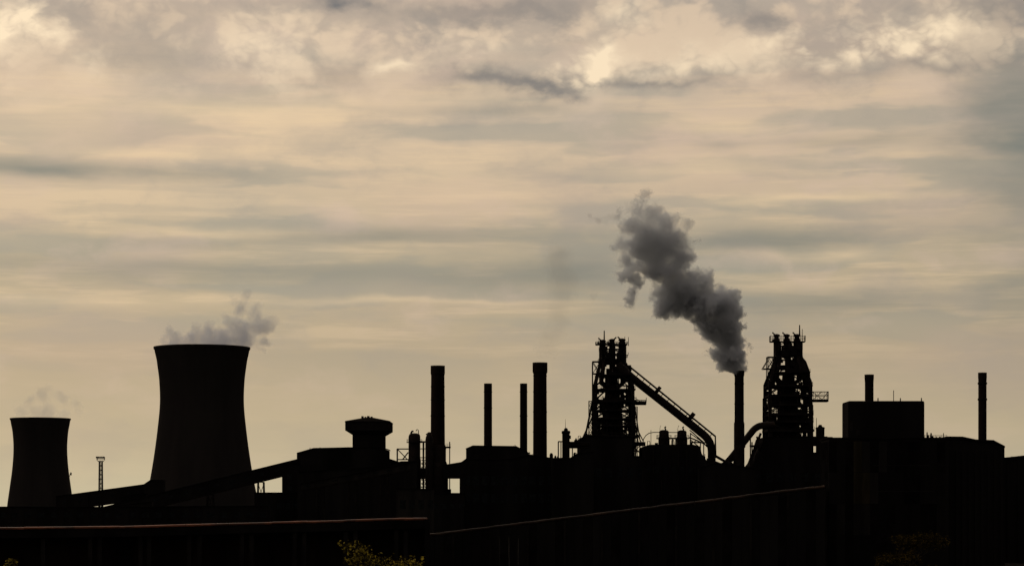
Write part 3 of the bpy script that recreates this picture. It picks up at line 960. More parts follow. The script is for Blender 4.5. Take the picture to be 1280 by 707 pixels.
    for dy in (-3, 3):
        cg.bar(f.p(h0, hy0, dy), f.p(h1, hy0, dy), 0.26).bar(f.p(h0, hy1, dy), f.p(h1, hy1, dy), 0.26)
        cg.bar(f.p(h0, hy0, dy), f.p(h0, P['shoulder'] + 2, dy), 0.26)
        cg.bar(f.p(h0, hy0, dy), f.p(h1, hy1, dy), 0.18).bar(f.p(h1, hy0, dy), f.p(h0, hy1, dy), 0.18)
        for q in P.get('cage_tri', ()):
            cg.bar(f.p(q, hy1, dy), f.p(h0, hy1, dy), 0.24).bar(f.p(q, hy1, dy), f.p(h0 + 1, hy0 + 3, dy), 0.2)
    for py in (hy0, hy1):
        for px in (h0, h1):
            cg.bar(f.p(px, py, -3), f.p(px, py, 3), 0.22)
    cg.build('hoist_cage', M_STEEL, t)
    # side jib platform
    j0, j1, jy0, jy1, jh = P['jib']
    jb = MB().box(f.x(j0), f.x(j1), D - 3, D + 3, f.z(jy1), f.z(jy0)).build('side_platform', M_STEEL, t)
    r_ = MB().rail([(f.x(j0), D - 3, f.z(jy0)), (f.x(j1), D - 3, f.z(jy0)), (f.x(j1), D + 3, f.z(jy0)), (f.x(j0), D + 3, f.z(jy0))], jh * s, 0.12, 1.6)
    for q in P.get('jib_stay', ()):
        r_.bar(f.p(*q[0]), f.p(*q[1]), 0.18)
    r_.build('handrail', M_STEEL, jb)
    return t


PA = dict(seed=3, shell=[(665, 22), (560, 22), (548, 17), (540, 14), (522, 12.5), (500, 10.5), (482, 7.5), (470, 6.5)],
          up=(484, 478, 470, 461, 450), spread=15.5, deck=430, rail=2.6, deck_x=(744.5, 784),
          heads=[(753.3, 424, -1, 3.9), (765, 423, 1, 3.7), (777.5, 422.5, -1, 4.4)],
          masts=[(755.3, 413, 432, 0.42), (785.5, 421, 432, 0.2), (781, 420.5, 430, 0.2)],
          neck=455, neck_x=(750, 782), boxes=[(756, 781, 449.5, 454), (771, 789, 456, 473)],
          sheets=[(756, 774, 441, 450), (756, 760, 432, 437), (749.5, 758.5, 434, 457), (760, 768.5, 439, 447), (771.5, 782.5, 437, 458), (758, 771, 460, 472), (745, 757, 521, 546), (771, 786, 486, 508),
                  (757, 771, 470, 546), (745, 755, 485, 491), (743.5, 747.5, 482, 545), (785, 790.5, 474, 545), (777, 787, 470, 477), (750, 757, 503, 512)],
          col_x=(743, 789.5), shoulder=484,
          floors=[(469, 752, 787, 1.2), (487, 741, 793, 1.6), (500.5, 741, 794, 3.2), (513, 742, 793, 1.3), (523, 742, 793, 1.6), (532, 742, 793, 1.4), (544, 733, 797, 3)],
          stairs=[(736, 740, 501, 731), (793.8, 796.6, 508, 794)], cage=(740.6, 750, 452, 467),
          jib=(790, 807.5, 502, 505.6, 2.0), jib_stay=[((790, 495, -3), (800, 502, -3)), ((807.4, 497, -3), (807.4, 503, -3))], risers=9)
fa = furnace(1050, 'blast furnace with a long thick pipe slanting down from its head', 765.5, PA)
PBd = dict(seed=11, shell=[(665, 22), (560, 22), (548, 17), (540, 15), (522, 13.5), (500, 11.5), (482, 8.5), (468, 7)],
           up=(480, 474, 464, 455, 444), spread=16.5, deck=426.5, rail=6.5, deck_x=(962.5, 1006),
           heads=[(970.8, 417, -1, 4.0), (983.3, 417, -1, 4.0), (996.2, 417, -1, 4.4)],
           masts=[(999.5, 406, 420, 0.40), (1002.8, 411, 447, 0.24)],
           neck=450, neck_x=(969.5, 1001), boxes=[(971, 999, 437, 446), (970, 1003, 456, 462)],
           sheets=[(986, 995, 433, 444), (975, 981, 447, 452), (985, 991, 452, 458), (970, 988, 430, 446), (994, 1001, 429, 447), (969.5, 975, 446, 468), (980, 985, 446, 466), (990, 1001, 447, 468), (957.5, 963.5, 480, 546),
                   (972, 992, 471, 546), (1001, 1011, 484, 546), (963, 971, 498, 506), (963, 972, 518, 546), (991, 1001, 479, 505), (991, 1001, 514, 534), (962, 967, 470, 482)],
           col_x=(959.5, 1009.5), shoulder=479,
           floors=[(466, 967, 1009, 1.4), (482, 958, 1012, 2.4), (494, 958, 1012, 2.5), (506, 958, 1012, 2.0), (517, 958, 1013, 3), (526, 957, 1013, 3), (537, 956, 1014, 3)],
           stairs=[(953.8, 957.4, 498, 949), (1012.8, 1016, 506, 1014)], cage=(959, 968.5, 446.3, 461), cage_tri=(953,),
           jib=(1011, 1034.6, 499, 502, 9.5), jib_stay=[((1014, 489.5, -3), (1026, 499, -3)), ((1026, 489.5, -3), (1016, 499, -3)), ((1034, 489.5, -3), (1027, 499, -3))], risers=10)
f = F(1050)
for (x0_, y0_, x1_, y1_) in ((741.5, 497, 731, 548), (791, 500, 799, 552), (741, 520, 728, 548), (792, 530, 803, 552)):
    for dy in (-8, 8):
        MB().bar(f.p(x0_, y0_, dy), f.p(x1_, y1_, dy), 0.32).build('raking_strut', M_STEEL, fa)
fb = furnace(1060, 'blast furnace standing to the smoke side with a fat bent gas main at its foot', 985, PBd)

f = F(1060)
for pts_ in ([(1000, 447), (1001.5, 446), (1006.4, 452), (1011.3, 465), (1012, 484), (1002, 484), (1004, 470)], [(969.5, 446), (971.5, 447), (972, 463), (963, 481), (964, 488), (958, 488), (958, 479), (967.5, 461)]):
    MB().prism(f.poly(pts_), 1056, 1057).build('shoulder_plate', M_STEEL, fb)

# downcomer of the first furnace
f = F(1044)
s = f.s


def bend(pts, n=6):
    """round every inner corner of a px path"""
    out = [pts[0]]
    for a, b, c in zip(pts[:-2], pts[1:-1], pts[2:]):
        a, b, c = Vector(a), Vector(b), Vector(c)
        r = min((a - b).length, (c - b).length) * 0.48
        p, q = b + (a - b).normalized() * r, b + (c - b).normalized() * r
        for i in range(n + 1):
            u = i / n
            out.append(tuple((p * (1 - u) ** 2 + b * 2 * u * (1 - u) + q * u * u)))
    out.append(pts[-1])
    return out


dc = MB().path([f.p(x, y) for x, y in bend([(772, 455), (787, 469.5), (868, 533.5), (889.5, 551), (889.8, 600)])], 5.0 * s, 18).build('downcomer_pipe', M_PIPE, fa, smooth=True)
MB().path([f.p(x, y, -3) for x, y in [(786, 458), (893.4, 545.2), (893.9, 572)]], 1.15 * s, 8).build('walkway_pipe', M_PIPE, dc)
for i in range(14):
    u = (i + 0.5) / 14
    x, y = 786 + 107 * u, 458 + 87 * u
    MB().bar(f.p(x, y, -3), f.p(x - 2.2, y + 3.4, -2), 0.22).build('walkway_strut', M_STEEL, dc)
MB().bar(f.p(820, 486.5), f.p(823.5, 489.3), 6.0 * s, 16).build('flange', M_PIPE, dc)
MB().bar(f.p(862, 519), f.p(866, 522.2), 6.0 * s, 16).build('flange', M_PIPE, dc)
MB().bar(f.p(866, 540), f.p(886, 560), 0.3).bar(f.p(862, 537), f.p(881, 553.5), 0.3).build('stay', M_STEEL, dc)

f = F(1040)
t = thing('dust_catcher', 'rounded dust catcher drum where the slanting pipe turns down to the ground', 'vessel', f.base(889))
MB().lathe((f.x(889.5), 1044), [(9 * s, 0), (9 * s, f.z(590)), (6.5 * s, f.z(580)), (5.3 * s, f.z(576)), (5.3 * s, f.z(572))], 24).build('shell', M_PIPE, t, smooth=True)
fr = MB()
for px in (875.5, 879.6):
    fr.bar(f.p(px, 552.5), (f.x(px), 1040, 0), 0.3)
fr.bar(f.p(868, 552.5), f.p(884, 553), 0.4)
fr.build('support_frame', M_STEEL, t)

# stoves and the house they stand in
f = F(1030)
s = f.s
t = thing('stock_house', 'dark flat-roofed stock house under the two vessel heads beside the furnace', 'building', f.base(838))
MB().prism(f.poly([(803, 558), (812, 555.2), (866, 555), (875.5, 557.5), (877, 566), (884, 576)]) + [(f.x(884), 0), (f.x(803), 0)], 1030, 1058).build('wall', M_SHEET, t)
for i in range(7):
    px = 808 + i * 10.5
    MB().box(f.x(px), f.x(px + 5), 1029.9, 1029.98, f.z(590), f.z(583)).build('window', M_GLASS, t)
    MB().bar((f.x(px - 2), 1029.7, 0), f.p(px - 2, 560, -.3), 0.28).build('pilaster', M_STEEL, t)
clutter(t, 1032, 812, 868, lambda x: 555, 14, 23, 1.2)
clutter(t, 1032, 876, 884, lambda x: 566 + (x - 877) * 1.3, 3, 24)
for (px, hw_, lab, top) in ((832.2, 7.2, 'stubby vessel head with a crooked vent standing nearer the furnace', 536.5), (854.8, 7.0, 'stubby vessel head half hidden by the slanting pipe', 536.8)):
    t = thing('stove', lab, 'stove', f.base(px, 12), 'stoves')
    c = (f.x(px), 1042)
    MB().lathe(c, [(hw_ * s, 0), (hw_ * s, f.z(546)), (hw_ * .86 * s, f.z(543.5)), (hw_ * .86 * s, f.z(538)), (hw_ * .7 * s, f.z(top)), (hw_ * 0.3 * s, f.z(top - .8))], 26).build('shell', M_PIPE, t, smooth=True)
    MB().lathe(c, [(hw_ * s, f.z(547.2)), ((hw_ + 2.6) * s, f.z(547.2)), ((hw_ + 2.6) * s, f.z(546)), (hw_ * s, f.z(546)), (hw_ * s, f.z(547.2))], 24, close=False).build('platform', M_STEEL, t)
    rr = (hw_ + 2.4) * s
    MB().rail([(c[0] + rr * math.cos(i * math.pi / 6), c[1] + rr * math.sin(i * math.pi / 6), f.z(546)) for i in range(13)], 1.2, 0.06, 1.6).build('handrail', M_STEEL, t)
    MB().path([f.p(px + 2, 540, 12), f.p(px + 2, 535, 12), f.p(px + 1, 532.5, 12), f.p(px + 2.6, 531.6, 12)], 0.95 * s, 8).build('vent_pipe', M_PIPE, t)
    MB().path([f.p(px - 5, 545, 12), f.p(px - 5.2, 534, 12), f.p(px - 4.4, 531, 12), f.p(px - 3.6, 530, 12)], 0.22 * s, 6).build('vent_pipe', M_PIPE, t)
t = thing('gas_main', 'thin arched pipe springing over the roof to the vessel heads', 'pipe', f.base(815, 6))
MB().path([f.p(x, y, 6) for x, y in [(804.5, 560), (804.5, 553), (805.5, 547.5), (808.5, 543), (812.5, 540.3), (818, 539.3), (848, 539.5)]], 0.5 * s, 8).build('pipe', M_PIPE, t, smooth=True)
MB().bar(f.p(814.7, 536.5, 6), f.p(814.7, 557, 6), 0.15).build('post', M_STEEL, t)
MB().bar(f.p(838, 547, 6), f.p(850, 547, 6), 0.5).build('crossover', M_PIPE, t)
for px in (842, 846):
    MB().bar(f.p(px, 547, 6), f.p(px, 560, 6), 0.36).build('post', M_STEEL, t)
t = thing('pipe_rack', 'slanting pipes and braced rack right of the two vessel heads', 'pipe', f.base(870, 4))
MB().path([f.p(862, 546, 4), f.p(868, 548, 4), f.p(880, 553.5, 4), f.p(884, 556, 4)], 0.9 * s, 10).build('pipe', M_PIPE, t)
MB().bar(f.p(864, 541, 4), f.p(881, 553, 4), 0.28).bar(f.p(864, 554, 4), f.p(873, 549, 4), 0.24).bar(f.p(864, 549, 4), f.p(875, 558, 4), 0.3).bar(f.p(864, 540, 4), f.p(864, 558, 4), 0.3).build('rack', M_STEEL, t)

# crossing pipes by the smokestack and the bent gas main of the second furnace
f = F(1035)
s = f.s
t = thing('gas_main', 'fat bent gas main rising behind the smoking stack to the second furnace', 'pipe', f.base(930))
MB().path([f.p(x, y) for x, y in bend([(900, 586), (910, 577), (943, 535.5), (950, 531.5), (968, 531)])], 4.3 * s, 16).build('pipe', M_PIPE, t, smooth=True)
MB().bar(f.p(926.5, 556.5), f.p(928.3, 554.4), 5.2 * s, 16).build('flange', M_PIPE, t)
for px, py in ((905, 583), (938, 543)):
    MB().bar(f.p(px, py), (f.x(px), 1035, 0), 0.35).build('support', M_STEEL, t)
t = thing('crossing_pipe', 'thinner pipe sloping down from the slanting pipe foot towards the smoking stack', 'pipe', f.base(906, -4))
MB().path([f.p(893, 569.5, -4), f.p(906, 577, -4), f.p(920, 582, -4)], 1.7 * s, 10).build('pipe', M_PIPE, t, smooth=True)
MB().path([f.p(893, 577, -2), f.p(902, 580.5, -2), f.p(920, 588, -2)], 1.5 * s, 10).build('pipe', M_PIPE, t, smooth=True)
f = F(1025)
t = thing('pipe_rack', 'steep braced pipe rack at the left foot of the second furnace', 'pipe', f.base(945))
MB().bar(f.p(951, 541), f.p(938, 575), 0.7).bar(f.p(951, 560), f.p(938, 588), 0.5).bar(f.p(937, 557), f.p(952, 556), 0.45).bar(f.p(940, 566), f.p(952, 553), 0.35).bar(f.p(946, 545), f.p(953, 575), 0.5).bar(f.p(940, 552), f.p(940, 640), 0.35).build('rack', M_STEEL, t)
MB().box(f.x(938), f.x(954), 1023, 1027, f.z(558.4), f.z(557.4)).build('walkway', M_STEEL, t)

# cast houses in front of / around the furnaces
t = shed('cast_house', 'stepped dark cast house wrapped round the foot of the furnace with the slanting pipe', 'building', 1032,
     [(724.5, 548.5), (731, 546), (737, 545.3), (790, 546), (790, 570.5), (803, 570.5)], 30, bays=6, wins=(6, (590,), 1.6, 2.0))
clutter(t, 1034, 725, 742, lambda x: 548 - (x - 725) * .15, 8, 25, 1.2)
f = F(1046)
t = thing('cable_bridge', 'short railed platform between the furnace and the stock house', 'bridge', f.base(798))
MB().box(f.x(788), f.x(806.5), 1044, 1048, f.z(557), f.z(552)).build('deck', M_STEEL, t)
fr = MB()
for px in (790, 795, 800):
    fr.bar(f.p(px, 557), f.p(px, 600), 0.3)
fr.bar(f.p(790, 566), f.p(800, 557), 0.25).bar(f.p(790, 557), f.p(800, 566), 0.25).bar(f.p(789, 563), f.p(803, 563), 0.3)
fr.build('trestle', M_STEEL, t)
t = shed('cast_house', 'broad dark cast house at the foot of the furnace behind the clad building', 'building', 1034,
     [(936, 588), (944, 578), (951, 560), (955, 547), (1014, 545.5), (1014, 566), (1024, 566)], 34, bays=7, wins=(6, (596,), 1.6, 2.0))
clutter(t, 1036, 940, 955, lambda x: 584 - (x - 940) * 2.3, 8, 26, 1.2)
t = shed('shed', 'low dark shed joining the stock house and the smoking stack', 'shed', 1015, [(874, 585), (890, 580), (905, 579), (920, 582), (946, 586)], 10)
clutter(t, 1017, 892, 918, lambda x: 580, 6, 27, 1.1)
f = F(1050)
t = thing('cabin_tower', 'small capped tower with an aerial between the second furnace and the clad building', 'tower', f.base(1025))
frus(MB(), [(4.8 * f.s, 1.7, 0), (4.8 * f.s, 1.7, f.z(536)), (5.2 * f.s, 1.8, f.z(535.4)), (5.0 * f.s, 1.8, f.z(533.8)), (2.4 * f.s, .8, f.z(533)), (1.6 * f.s, .6, f.z(530.5))], f.x(1025.2), 1050).build('wall', M_SHEET, t)
MB().bar(f.p(1020.6, 522), f.p(1020.6, 545), 0.14).build('aerial', M_STEEL, t)
MB().box(f.x(1014), f.x(1034), 1049, 1053, f.z(557), f.z(545)).build('link_room', M_SHEET, t)

# ------------------------------------------------------------------ clad building on the right
D = 450.0
f = F(D)
s = f.s
t = thing('clad_building', 'large near black clad works building with faded panel strips and a flat penthouse', 'building', f.base(1105))
zt = f.z(548.2)
X0, X1 = F(D + 12).x(1025.3), f.x(1186)
MB().box(X0 + .1, X1, D, D + 12, 0, zt).build('wall', M_SHEET, t)
# ribbed cladding sheets, every one its own sheet
pw, rows = 1.55, 4
cols = int((X1 - X0) / pw)
ph = (zt - 0.4) / rows


def ribbed(w, h):
    m_ = MB()
    nr = 6
    prof = []
    for i in range(nr):
        a = w * i / nr
        q = w / nr
        prof += [(a, 0), (a + q * .45, 0), (a + q * .55, -0.09), (a + q * .9, -0.09)]
    prof.append((w, 0))
    vs_ = [(x, y, 0) for x, y in prof] + [(x, y, h) for x, y in prof]
    n = len(prof)
    m_.add(vs_, [(i, i + 1, n + i + 1, n + i) for i in range(n - 1)])
    return m_


base_panel = {}
for mm in (M_SHEET, M_SHEET2, M_SHEET3, M_ROOF):
    o = ribbed(pw - 0.05, ph - 0.06).build('cladding_sheet', mm)
    base_panel[mm.name] = o.data
    bpy.data.objects.remove(o)
rnd = random.Random(5)
for i in range(cols):
    px = 640 + (X0 + (i + .5) * pw) / s
    for j in range(rows):
        pick = M_SHEET if rnd.random() < .6 else M_ROOF
        if px < 1038 or (1064 < px < 1088 and j >= 1):
            pick = M_SHEET2 if rnd.random() < .8 else M_SHEET3
        elif rnd.random() < 0.06:
            pick = M_SHEET3
        o = bpy.data.objects.new('cladding_sheet', base_panel[pick.name])
        o.parent = t
        o.location = Vector((X0 + i * pw + 0.025, D - 0.02 - rnd.uniform(0, .03), j * ph + 0.03)) - t.location
        COL.objects.link(o)
sd_panel = ribbed(pw - 0.05, ph - 0.06).build('cladding_sheet', M_ROOF)
for i in range(7):
    for j in range(rows):
        o = bpy.data.objects.new('cladding_sheet', sd_panel.data)
        o.parent = t
        o.rotation_euler = (0, 0, R(-90))
        o.location = Vector((X0 + .06, D + 12 - i * pw - .3, j * ph + 0.03)) - t.location
        COL.objects.link(o)
bpy.data.objects.remove(sd_panel)
MB().box(X0 - .15, X1 + .1, D - 0.25, D + 12.2, zt + 0.02, zt + 0.28).build('parapet', M_ROOF, t)
for py in (581, 613):
    MB().box(f.x(1090), X1 - .1, D - 0.2, D - 0.13, f.z(py + .8), f.z(py)).build('sheeting_rail', M_SHEET3, t)
ph_ = MB().box(F(D + 9).x(1052.5), f.x(1157), D + 1, D + 9, zt - .5, f.z(500.3)).build('penthouse', M_SHEET, t, bevel=0.35)
f2 = F(D + 1)
for px, top in ((1097.5, 497), (1117, 487.5), (1125.5, 497.2), (1151.8, 497)):
    MB().bar(f2.p(px, 502), f2.p(px, top), 0.07 if top < 490 else 0.11, 6).build('roof_rod', M_STEEL, ph_)
for q in ((1062, 527, 1066, 538), (1070, 537, 1075, 543)):
    MB().box(f2.x(q[0]), f2.x(q[2]), D + .9, D + .98, f2.z(q[3]), f2.z(q[1])).build('louvre', M_SHEET3, ph_)
for px, w_, top in ((1159.8, .8, 539.5), (1161, 1.3, 543), (1164.8, 1.0, 540.5), (1166.5, 1.4, 544), (1171.5, .5, 545), (1175.8, 1.2, 545), (1180.3, .5, 540.5), (1038, 5, 545.5)):
    MB().lathe((f.x(px), D + .8), [(w_ * s, zt + .2), (w_ * s, f.z(top + 1)), (w_ * .6 * s, f.z(top))], 10).build('roof_vent', M_STEEL, t)
MB().rail([f.p(1158, 546.3, 2), f.p(1186, 546.3, 2)], 0.5, 0.035, 1.0).build('handrail', M_STEEL, t)
t = shed('works_hall', 'dark hall with a stepped sloping roof end adjoining the clad building', 'building', 458,
         [(1184, 547.6), (1203, 547.8), (1219.5, 551.4), (1241.5, 552.2), (1255.7, 559.6)], 28, bays=9)
clutter(t, 460, 1186, 1252, lambda x: 548 + max(0, x - 1203) * .13, 5, 30, .5, (.5, 2))
shed('shed', 'sloping-roofed dark shed beyond the stepped hall end', 'shed', 480, [(1254, 574.6), (1285, 570.6), (1330, 566)], 20, bays=6)
f = F(480)
tag(MB().bar(f.p(1265, 573), f.p(1265, 570), 0.06, 6).box(f.x(1264.3), f.x(1265.7), 479.9, 480.3, f.z(571), f.z(570)).build('roof_vent', M_STEEL),
    'tiny vent on the sloping shed roof beyond the stepped hall', 'vent')

# ------------------------------------------------------------------ viaduct and ramp in front
D = 430.0
f = F(D)
s = f.s
t = thing('rail_viaduct', 'long low rail viaduct with a rust red edge beam and paired columns', 'viaduct', f.base(260))
line = [(-40, 658.6), (30, 658.4), (150, 657.0), (232, 654.6), (340, 651.8), (430, 649.4), (505, 647.2), (534, 646.8)]
for i, (a, b) in enumerate(zip(line[:-1], line[1:])):
    A, B = f.p(*a), f.p(*b)
    MB().prism([(A.x, A.z - .3), (B.x, B.z - .3), (B.x, B.z - 1.9), (A.x, A.z - 1.9)], D + .02, D + 7).build('deck_beam', M_ROOF, t)
    nseg = max(1, int((B.x - A.x) / 6))
    for k_ in range(nseg):
        p, q = A.lerp(B, k_ / nseg), A.lerp(B, (k_ + 1) / nseg)
        jz = random.uniform(-.05, .05)
        p, q = p + Vector((.03, 0, jz)), q + Vector((-.03, 0, jz + random.uniform(-.03, .03)))
        cm = MB()
        ring = [(-.12, -.34), (-.14, -.12), (0.0, 0.0), (.5, .06), (.9, 0.0), (.9, -.28)]
        vs_ = [(e.x, D + a_, e.z + b_) for e in (p, q) for a_, b_ in ring]
        n = len(ring)
        cm.add(vs_, [(k, (k + 1) % n, n + (k + 1) % n, n + k) for k in range(n)] + [tuple(range(n)), tuple(range(2 * n - 1, n - 1, -1))])
        cm.build('coping_stone', M_RUST, t)
for px in (53, 112, 124, 175, 186, 236, 249, 302, 314, 368, 380, 432, 444, 495, 507, -8):
    zc = f.z(655) - 1.8
    MB().box(f.x(px) - .38, f.x(px) + .38, D + 0.5, D + 1.3, 0, f.z(662)).build('column', M_STEEL, t)
MB().prism([(f.x(-40), 0), (f.x(534), 0), (f.x(534), f.z(660)), (f.x(-40), f.z(672))], D + 6.2, D + 6.8).build('added_back_wall', M_BRICK, t)  # added wall, hides the brighter ground so gaps between columns stay dark
MB().box(f.x(531), f.x(536), D - .5, D + 7.5, 0, f.z(648.6)).build('end_pier', M_ROOF, t)

D = 448.0
f = F(D)
t = thing('conveyor_ramp', 'long dark walled ramp with a rusty top pipe climbing to the clad building', 'ramp', f.base(800))
A, B = f.p(520, 669), f.p(1031, 606.3)
N = 44
for i in range(N):
    p, q = A.lerp(B, i / N), A.lerp(B, (i + 1) / N)
    p, q = p + Vector((.02, 0, 0)), q - Vector((.02, 0, 0))
    MB().prism([(p.x, 0), (q.x, 0), (q.x, q.z - .5), (p.x, p.z - .5)], D, D + 5).build('wall_panel', M_SHEET if i % 3 else M_ROOF, t)
    if i % 4 == 0:
        MB().box(p.x - .2, p.x + .2, D - .3, D - .01, 0, p.z - .5).build('pilaster', M_STEEL, t)
    jz = random.uniform(-.05, .04)
    MB().path([p + Vector((0, .1, -.18 + jz)), q + Vector((0, .1, -.18 + jz + random.uniform(-.04, .04)))], 0.27, 10).build('pipe', M_RUST2, t, smooth=True)
MB().prism([(A.x, A.z - .49), (B.x, B.z - .49), (B.x, B.z - .4), (A.x, A.z - .4)], D + .5, D + 5.2).build('deck', M_ROOF, t)


# ------------------------------------------------------------------ trees
def tree(name, label, px, top, D, width, m_leaf, leaves, leaf, seed, cat='tree'):
    f = F(D)
    rnd = random.Random(seed)
    H = f.z(top)
    W = width * f.s / 2
    t = thing(name, label, cat, f.base(px), 'trees in front of the works')
    cx, cy = f.x(px), D
    tips = []
    wood = MB()
    wood.path([(cx, cy, 0), (cx + .1, cy, H * .25), (cx - .05, cy + .1, H * .5), (cx, cy, H * .72)], 0.11, 8)

    def grow(p, dr, ln, r, lvl):
        q = p + dr * ln
        wood.bar(p, q, r, 5, r * .6, cap=False)
        if lvl == 0:
            tips.append((p.copy(), q.copy()))
            return
        for k_ in range(3 if lvl > 1 else 4):
            a = rnd.uniform(0, 2 * math.pi)
            nd = (dr + Vector((math.cos(a) * .75, math.sin(a) * .75, rnd.uniform(-.15, .55)))).normalized()
            grow(p.lerp(q, rnd.uniform(.55, 1)), nd, ln * rnd.uniform(.55, .8), r * .55, lvl - 1)
    for k_ in range(9):
        a = k_ * 2.4
        zb = H * rnd.uniform(.42, .72)
        dr = Vector((math.cos(a) * .8, math.sin(a) * .8, rnd.uniform(.45, 1.0))).normalized()
        grow(Vector((cx, cy, zb)), dr, W * .62, .05, 3)
    cr_ = MB()
    zmax = max(q.z for p, q in tips)
    zlo = H * .42
    sc = (H - zlo) / (zmax - zlo)
    xsp = max(abs(q.x - cx) for p, q in tips)

    def fit(v):
        if v.z > zlo:
            v.z = zlo + (H - zlo) * min(1.0, max(0.0, (v.z - zlo) / (zmax - zlo))) ** 0.55
        v.x = cx + (v.x - cx) * W / xsp
        return v
    for v in wood.v:
        fit(v)
    for p, q in tips:
        fit(p), fit(q)
    wood.build('trunk', M_BARK, t)
    per = max(1, leaves // len(tips))
    for p, q in tips:
        for k_ in range(per):
            c = p.lerp(q, rnd.uniform(.1, 1.15)) + Vector((rnd.gauss(0, .07), rnd.gauss(0, .07), rnd.gauss(0, .06)))
            ln = leaf * rnd.uniform(.6, 1.25)
            u = Vector((rnd.gauss(0, 1), rnd.gauss(0, 1), rnd.gauss(-.2, .6))).normalized()
            w_ = u.cross(Vector((rnd.gauss(0, 1), rnd.gauss(0, 1), rnd.gauss(0, 1)))).normalized()
            nn = u.cross(w_) * ln * .12
            b0, b1 = c - u * ln * .5, c + u * ln * .5
            cr_.add([b0, c + w_ * ln * .28 + nn, b1, c - w_ * ln * .28 + nn], [(0, 1, 2), (0, 2, 3)])
    me = bpy.data.meshes.new('crown')
    me.from_pydata([v - t.location for v in cr_.v], [], cr_.f)
    me.materials.append(m_leaf)
    o = bpy.data.objects.new('crown', me)
    o.parent = t
    COL.objects.link(o)
    return t


tree('young_tree', 'bushy tree top with yellowing lit leaves below the viaduct end', 472, 676, 100, 150, M_LEAF, 3300, .14, 4)
tree('young_tree', 'little yellow leaved tree top at the near end of the viaduct', 20, 699, 92, 40, M_LEAF, 2600, .14, 9)
tree('young_tree', 'dim brown leaved tree top in front of the clad building', 1130, 665, 120, 120, M_LEAF2, 5000, .15, 6)


# ------------------------------------------------------------------ smoke and steam
def smoke(name, label, cat, D, puffs, dens, colour, warp_amt, warp_scale, seed, aniso=0.3, edge=3.0, fade=None, group=None, depth=0.5, step=0.25, erode=4.0, soft=3.0):
    """puffs are blended into one billowing body; the mesh is its hull, the volume shader its ragged density"""
    f = F(D)
    s = f.s
    rnd = random.Random(seed)
    cs = []
    for (px, py, r) in puffs:
        cs.append((Vector((f.x(px), D + rnd.uniform(-depth, depth) * r * s, f.z(py))), r * s))
    org = cs[0][0].copy()
    bm = bmesh.new()
    for c, r in cs:
        bmesh.ops.create_icosphere(bm, subdivisions=2, radius=r + warp_amt * .5 + soft * .3 + erode * .1, matrix=Matrix.Translation(c - org))
    me = bpy.data.meshes.new(name)
    bm.to_mesh(me)
    bm.free()
    o = bpy.data.objects.new(name, me)
    COL.objects.link(o)
    md = o.modifiers.new('remesh', 'REMESH')
    md.mode, md.voxel_size = 'VOXEL', 1.2
    dg = bpy.context.evaluated_depsgraph_get()
    me2 = bpy.data.meshes.new_from_object(o.evaluated_get(dg))
    o.modifiers.clear()
    o.data = me2
    me2.name = name
    o.location = org
    m_ = bpy.data.materials.new(name)
    m_.use_nodes = True
    h = G(m_.node_tree)
    h.n.clear()
    pos = h.node('ShaderNodeNewGeometry').outputs['Position']
    w1 = h.v('SUBTRACT', h.noise(pos, warp_scale, 6.0, 0.62, col=True), (.5, .5, .5))
    p = h.v('ADD', pos, h.v('SCALE', w1, scale=warp_amt * 2.4))
    fld = None
    for c, r in cs:
        q = h.m('SUBTRACT', r, h.v('DISTANCE', p, tuple(c)))      # metres inside the puff
        fld = q if fld is None else h.m('SMOOTH_MAX', fld, q, soft)
    nz = h.noise(pos, warp_scale * 2.4, 7.0, 0.68)
    fld = h.m('SUBTRACT', fld, h.m('MULTIPLY', h.m('SUBTRACT', nz, 0.47), erode))
    sz_ = h.node('ShaderNodeSeparateXYZ')
    h.put(sz_.inputs[0], pos)
    if fade:
        up = h.rng(sz_.outputs[2], f.z(fade[0]), f.z(fade[1]), 0.0, 1.0, smooth=False)
        den = h.rng(fld, 0.0, h.m('MULTIPLY_ADD', up, edge * fade[3] - edge, edge))
        den = h.m('MULTIPLY', den, h.m('MULTIPLY_ADD', up, fade[2] - 1.0, 1.0))
    else:
        den = h.rng(fld, 0.0, edge)
    vol = h.node('ShaderNodeVolumePrincipled')
    vol.inputs['Color'].default_value = colour + (1,)
    vol.inputs['Anisotropy'].default_value = aniso
    vol.inputs['Density Attribute'].default_value = ''
    h.put(vol.inputs['Density'], h.m('MULTIPLY', den, dens))
    out = h.node('ShaderNodeOutputMaterial')
    h.l.new(vol.outputs[0], out.inputs['Volume'])
    m_.cycles.volume_step_rate = step
    me2.materials.clear()
    me2.materials.append(m_)
    tag(o, label, cat, group)
    return o


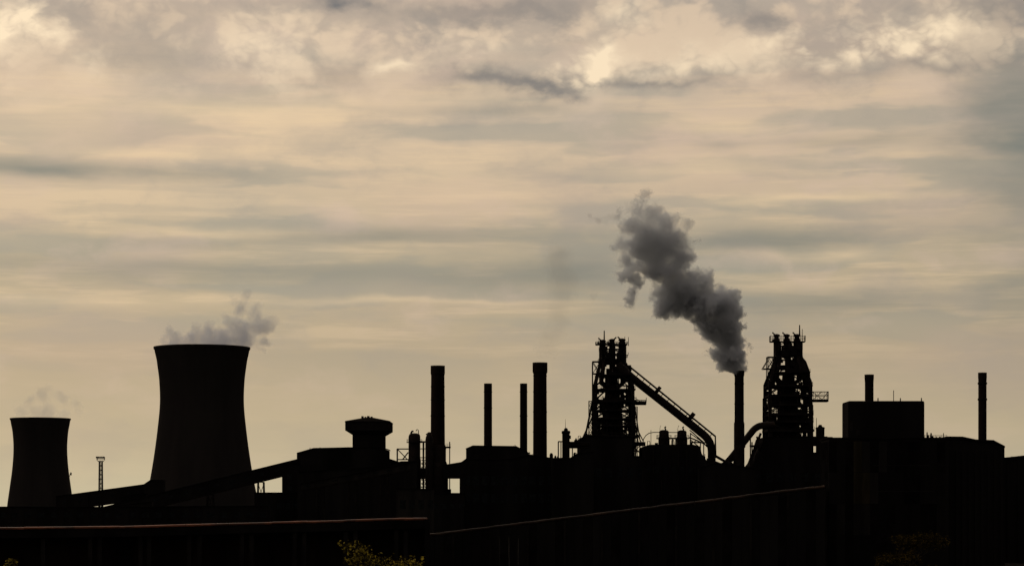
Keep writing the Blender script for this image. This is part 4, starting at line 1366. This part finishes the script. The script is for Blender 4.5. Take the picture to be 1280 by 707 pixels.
main = [(924, 461, 9), (919, 454, 14), (911, 448, 18), (922, 441, 14), (906, 434, 20), (918, 424, 18), (898, 420, 17), (884, 420, 10), (911, 408, 22),
        (894, 402, 22), (914, 390, 18), (899, 386, 25), (907, 373, 18), (878, 394, 20), (882, 376, 22), (864, 372, 26), (875, 352, 20), (846, 372, 25), (831, 382, 18),
        (822, 364, 16), (852, 354, 22), (838, 345, 22), (845, 322, 23), (849, 303, 19), (824, 330, 24), (812, 345, 13), (828, 300, 28), (834, 279, 20), (806, 296, 26),
        (788, 281, 19), (799, 266, 16), (815, 270, 18), (803, 251, 9), (804, 241, 8), (776, 275, 11), (806, 317, 22), (786, 309, 16), (771, 311, 10), (784, 328, 13), (782, 342, 13),
        (795, 352, 13), (789, 364, 11), (787, 376, 9), (786, 384, 7), (798, 334, 14), (862, 279, 6)]
smoke('smoke_plume', 'dark grey smoke plume leaning back from the steel smokestack', 'smoke', 1020, [(a, b, r * (.95 if b > 340 else 1.02)) for a, b, r in main], 0.8, (0.885, 0.92, 0.978), 4.4, 0.07, 2,
      aniso=0.0, edge=1.2, fade=(455, 270, 0.26, 2.0), step=0.15, erode=19.0, soft=1.2)
smoke('smoke_wisp', 'small torn wisp of smoke drifting ahead of the main plume', 'smoke', 1020, [(748, 275, 7), (738, 270, 5), (757, 276, 6), (765, 272, 6)], 0.16, (0.5, 0.5, 0.53), 3.2, 0.12, 3, edge=2.5, step=0.3, erode=7.0)
smoke('smoke_wisp', 'tiny faint curl of smoke above the furnace with the slanting pipe', 'smoke', 1020, [(738, 368, 4), (740, 374, 4), (745, 366, 3.5)], 0.11, (0.5, 0.5, 0.53), 2.6, 0.14, 4, edge=2.5, step=0.3, erode=4.0)
steam = [(215, 431, 11), (236, 428, 14), (258, 426, 16), (280, 425, 17), (300, 420, 18), (242, 414, 11), (265, 411, 12), (290, 404, 15), (312, 406, 16), (328, 400, 14),
         (337, 405, 10), (208, 426, 9), (222, 422, 12), (248, 422, 14), (216, 412, 8), (318, 388, 12), (300, 384, 11), (290, 375, 8), (305, 368, 7), (331, 424, 11), (325, 436, 7), (228, 416, 9)]
smoke('steam_plume', 'thin grey steam drifting from the mouth of the larger cooling tower', 'steam', 1250, [(a, b, r * 1.12) for a, b, r in steam], 0.12, (0.57, 0.63, 0.79), 7.0, 0.05, 5,
      edge=3.0, fade=(430, 370, 0.55, 1.1), depth=0.8, step=0.3, erode=14.0)
steam2 = [(28, 517, 10), (45, 515, 12), (62, 515, 12), (78, 517, 9), (36, 503, 10), (52, 496, 12), (60, 488, 8), (78, 498, 10), (96, 500, 9), (98, 515, 7)]
smoke('steam_plume', 'very faint steam hanging over the smaller cooling tower', 'steam', 1700, [(a, b, r * 1.15) for a, b, r in steam2], 0.027, (0.58, 0.63, 0.79), 8.0, 0.04, 8,
      edge=4.0, depth=0.8, step=0.3, erode=14.0)
smoke('smoke_plume', 'barely visible brownish smoke drifting up from the thickest crowned chimney', 'smoke', 1070,
      [(677, 446, 10), (683, 432, 15), (690, 414, 19), (697, 394, 22), (703, 372, 25), (703, 348, 27), (696, 326, 26)], 0.026, (0.5, 0.5, 0.5), 8.0, 0.04, 12,
      edge=7.0, depth=0.5, step=0.4, erode=9.0)
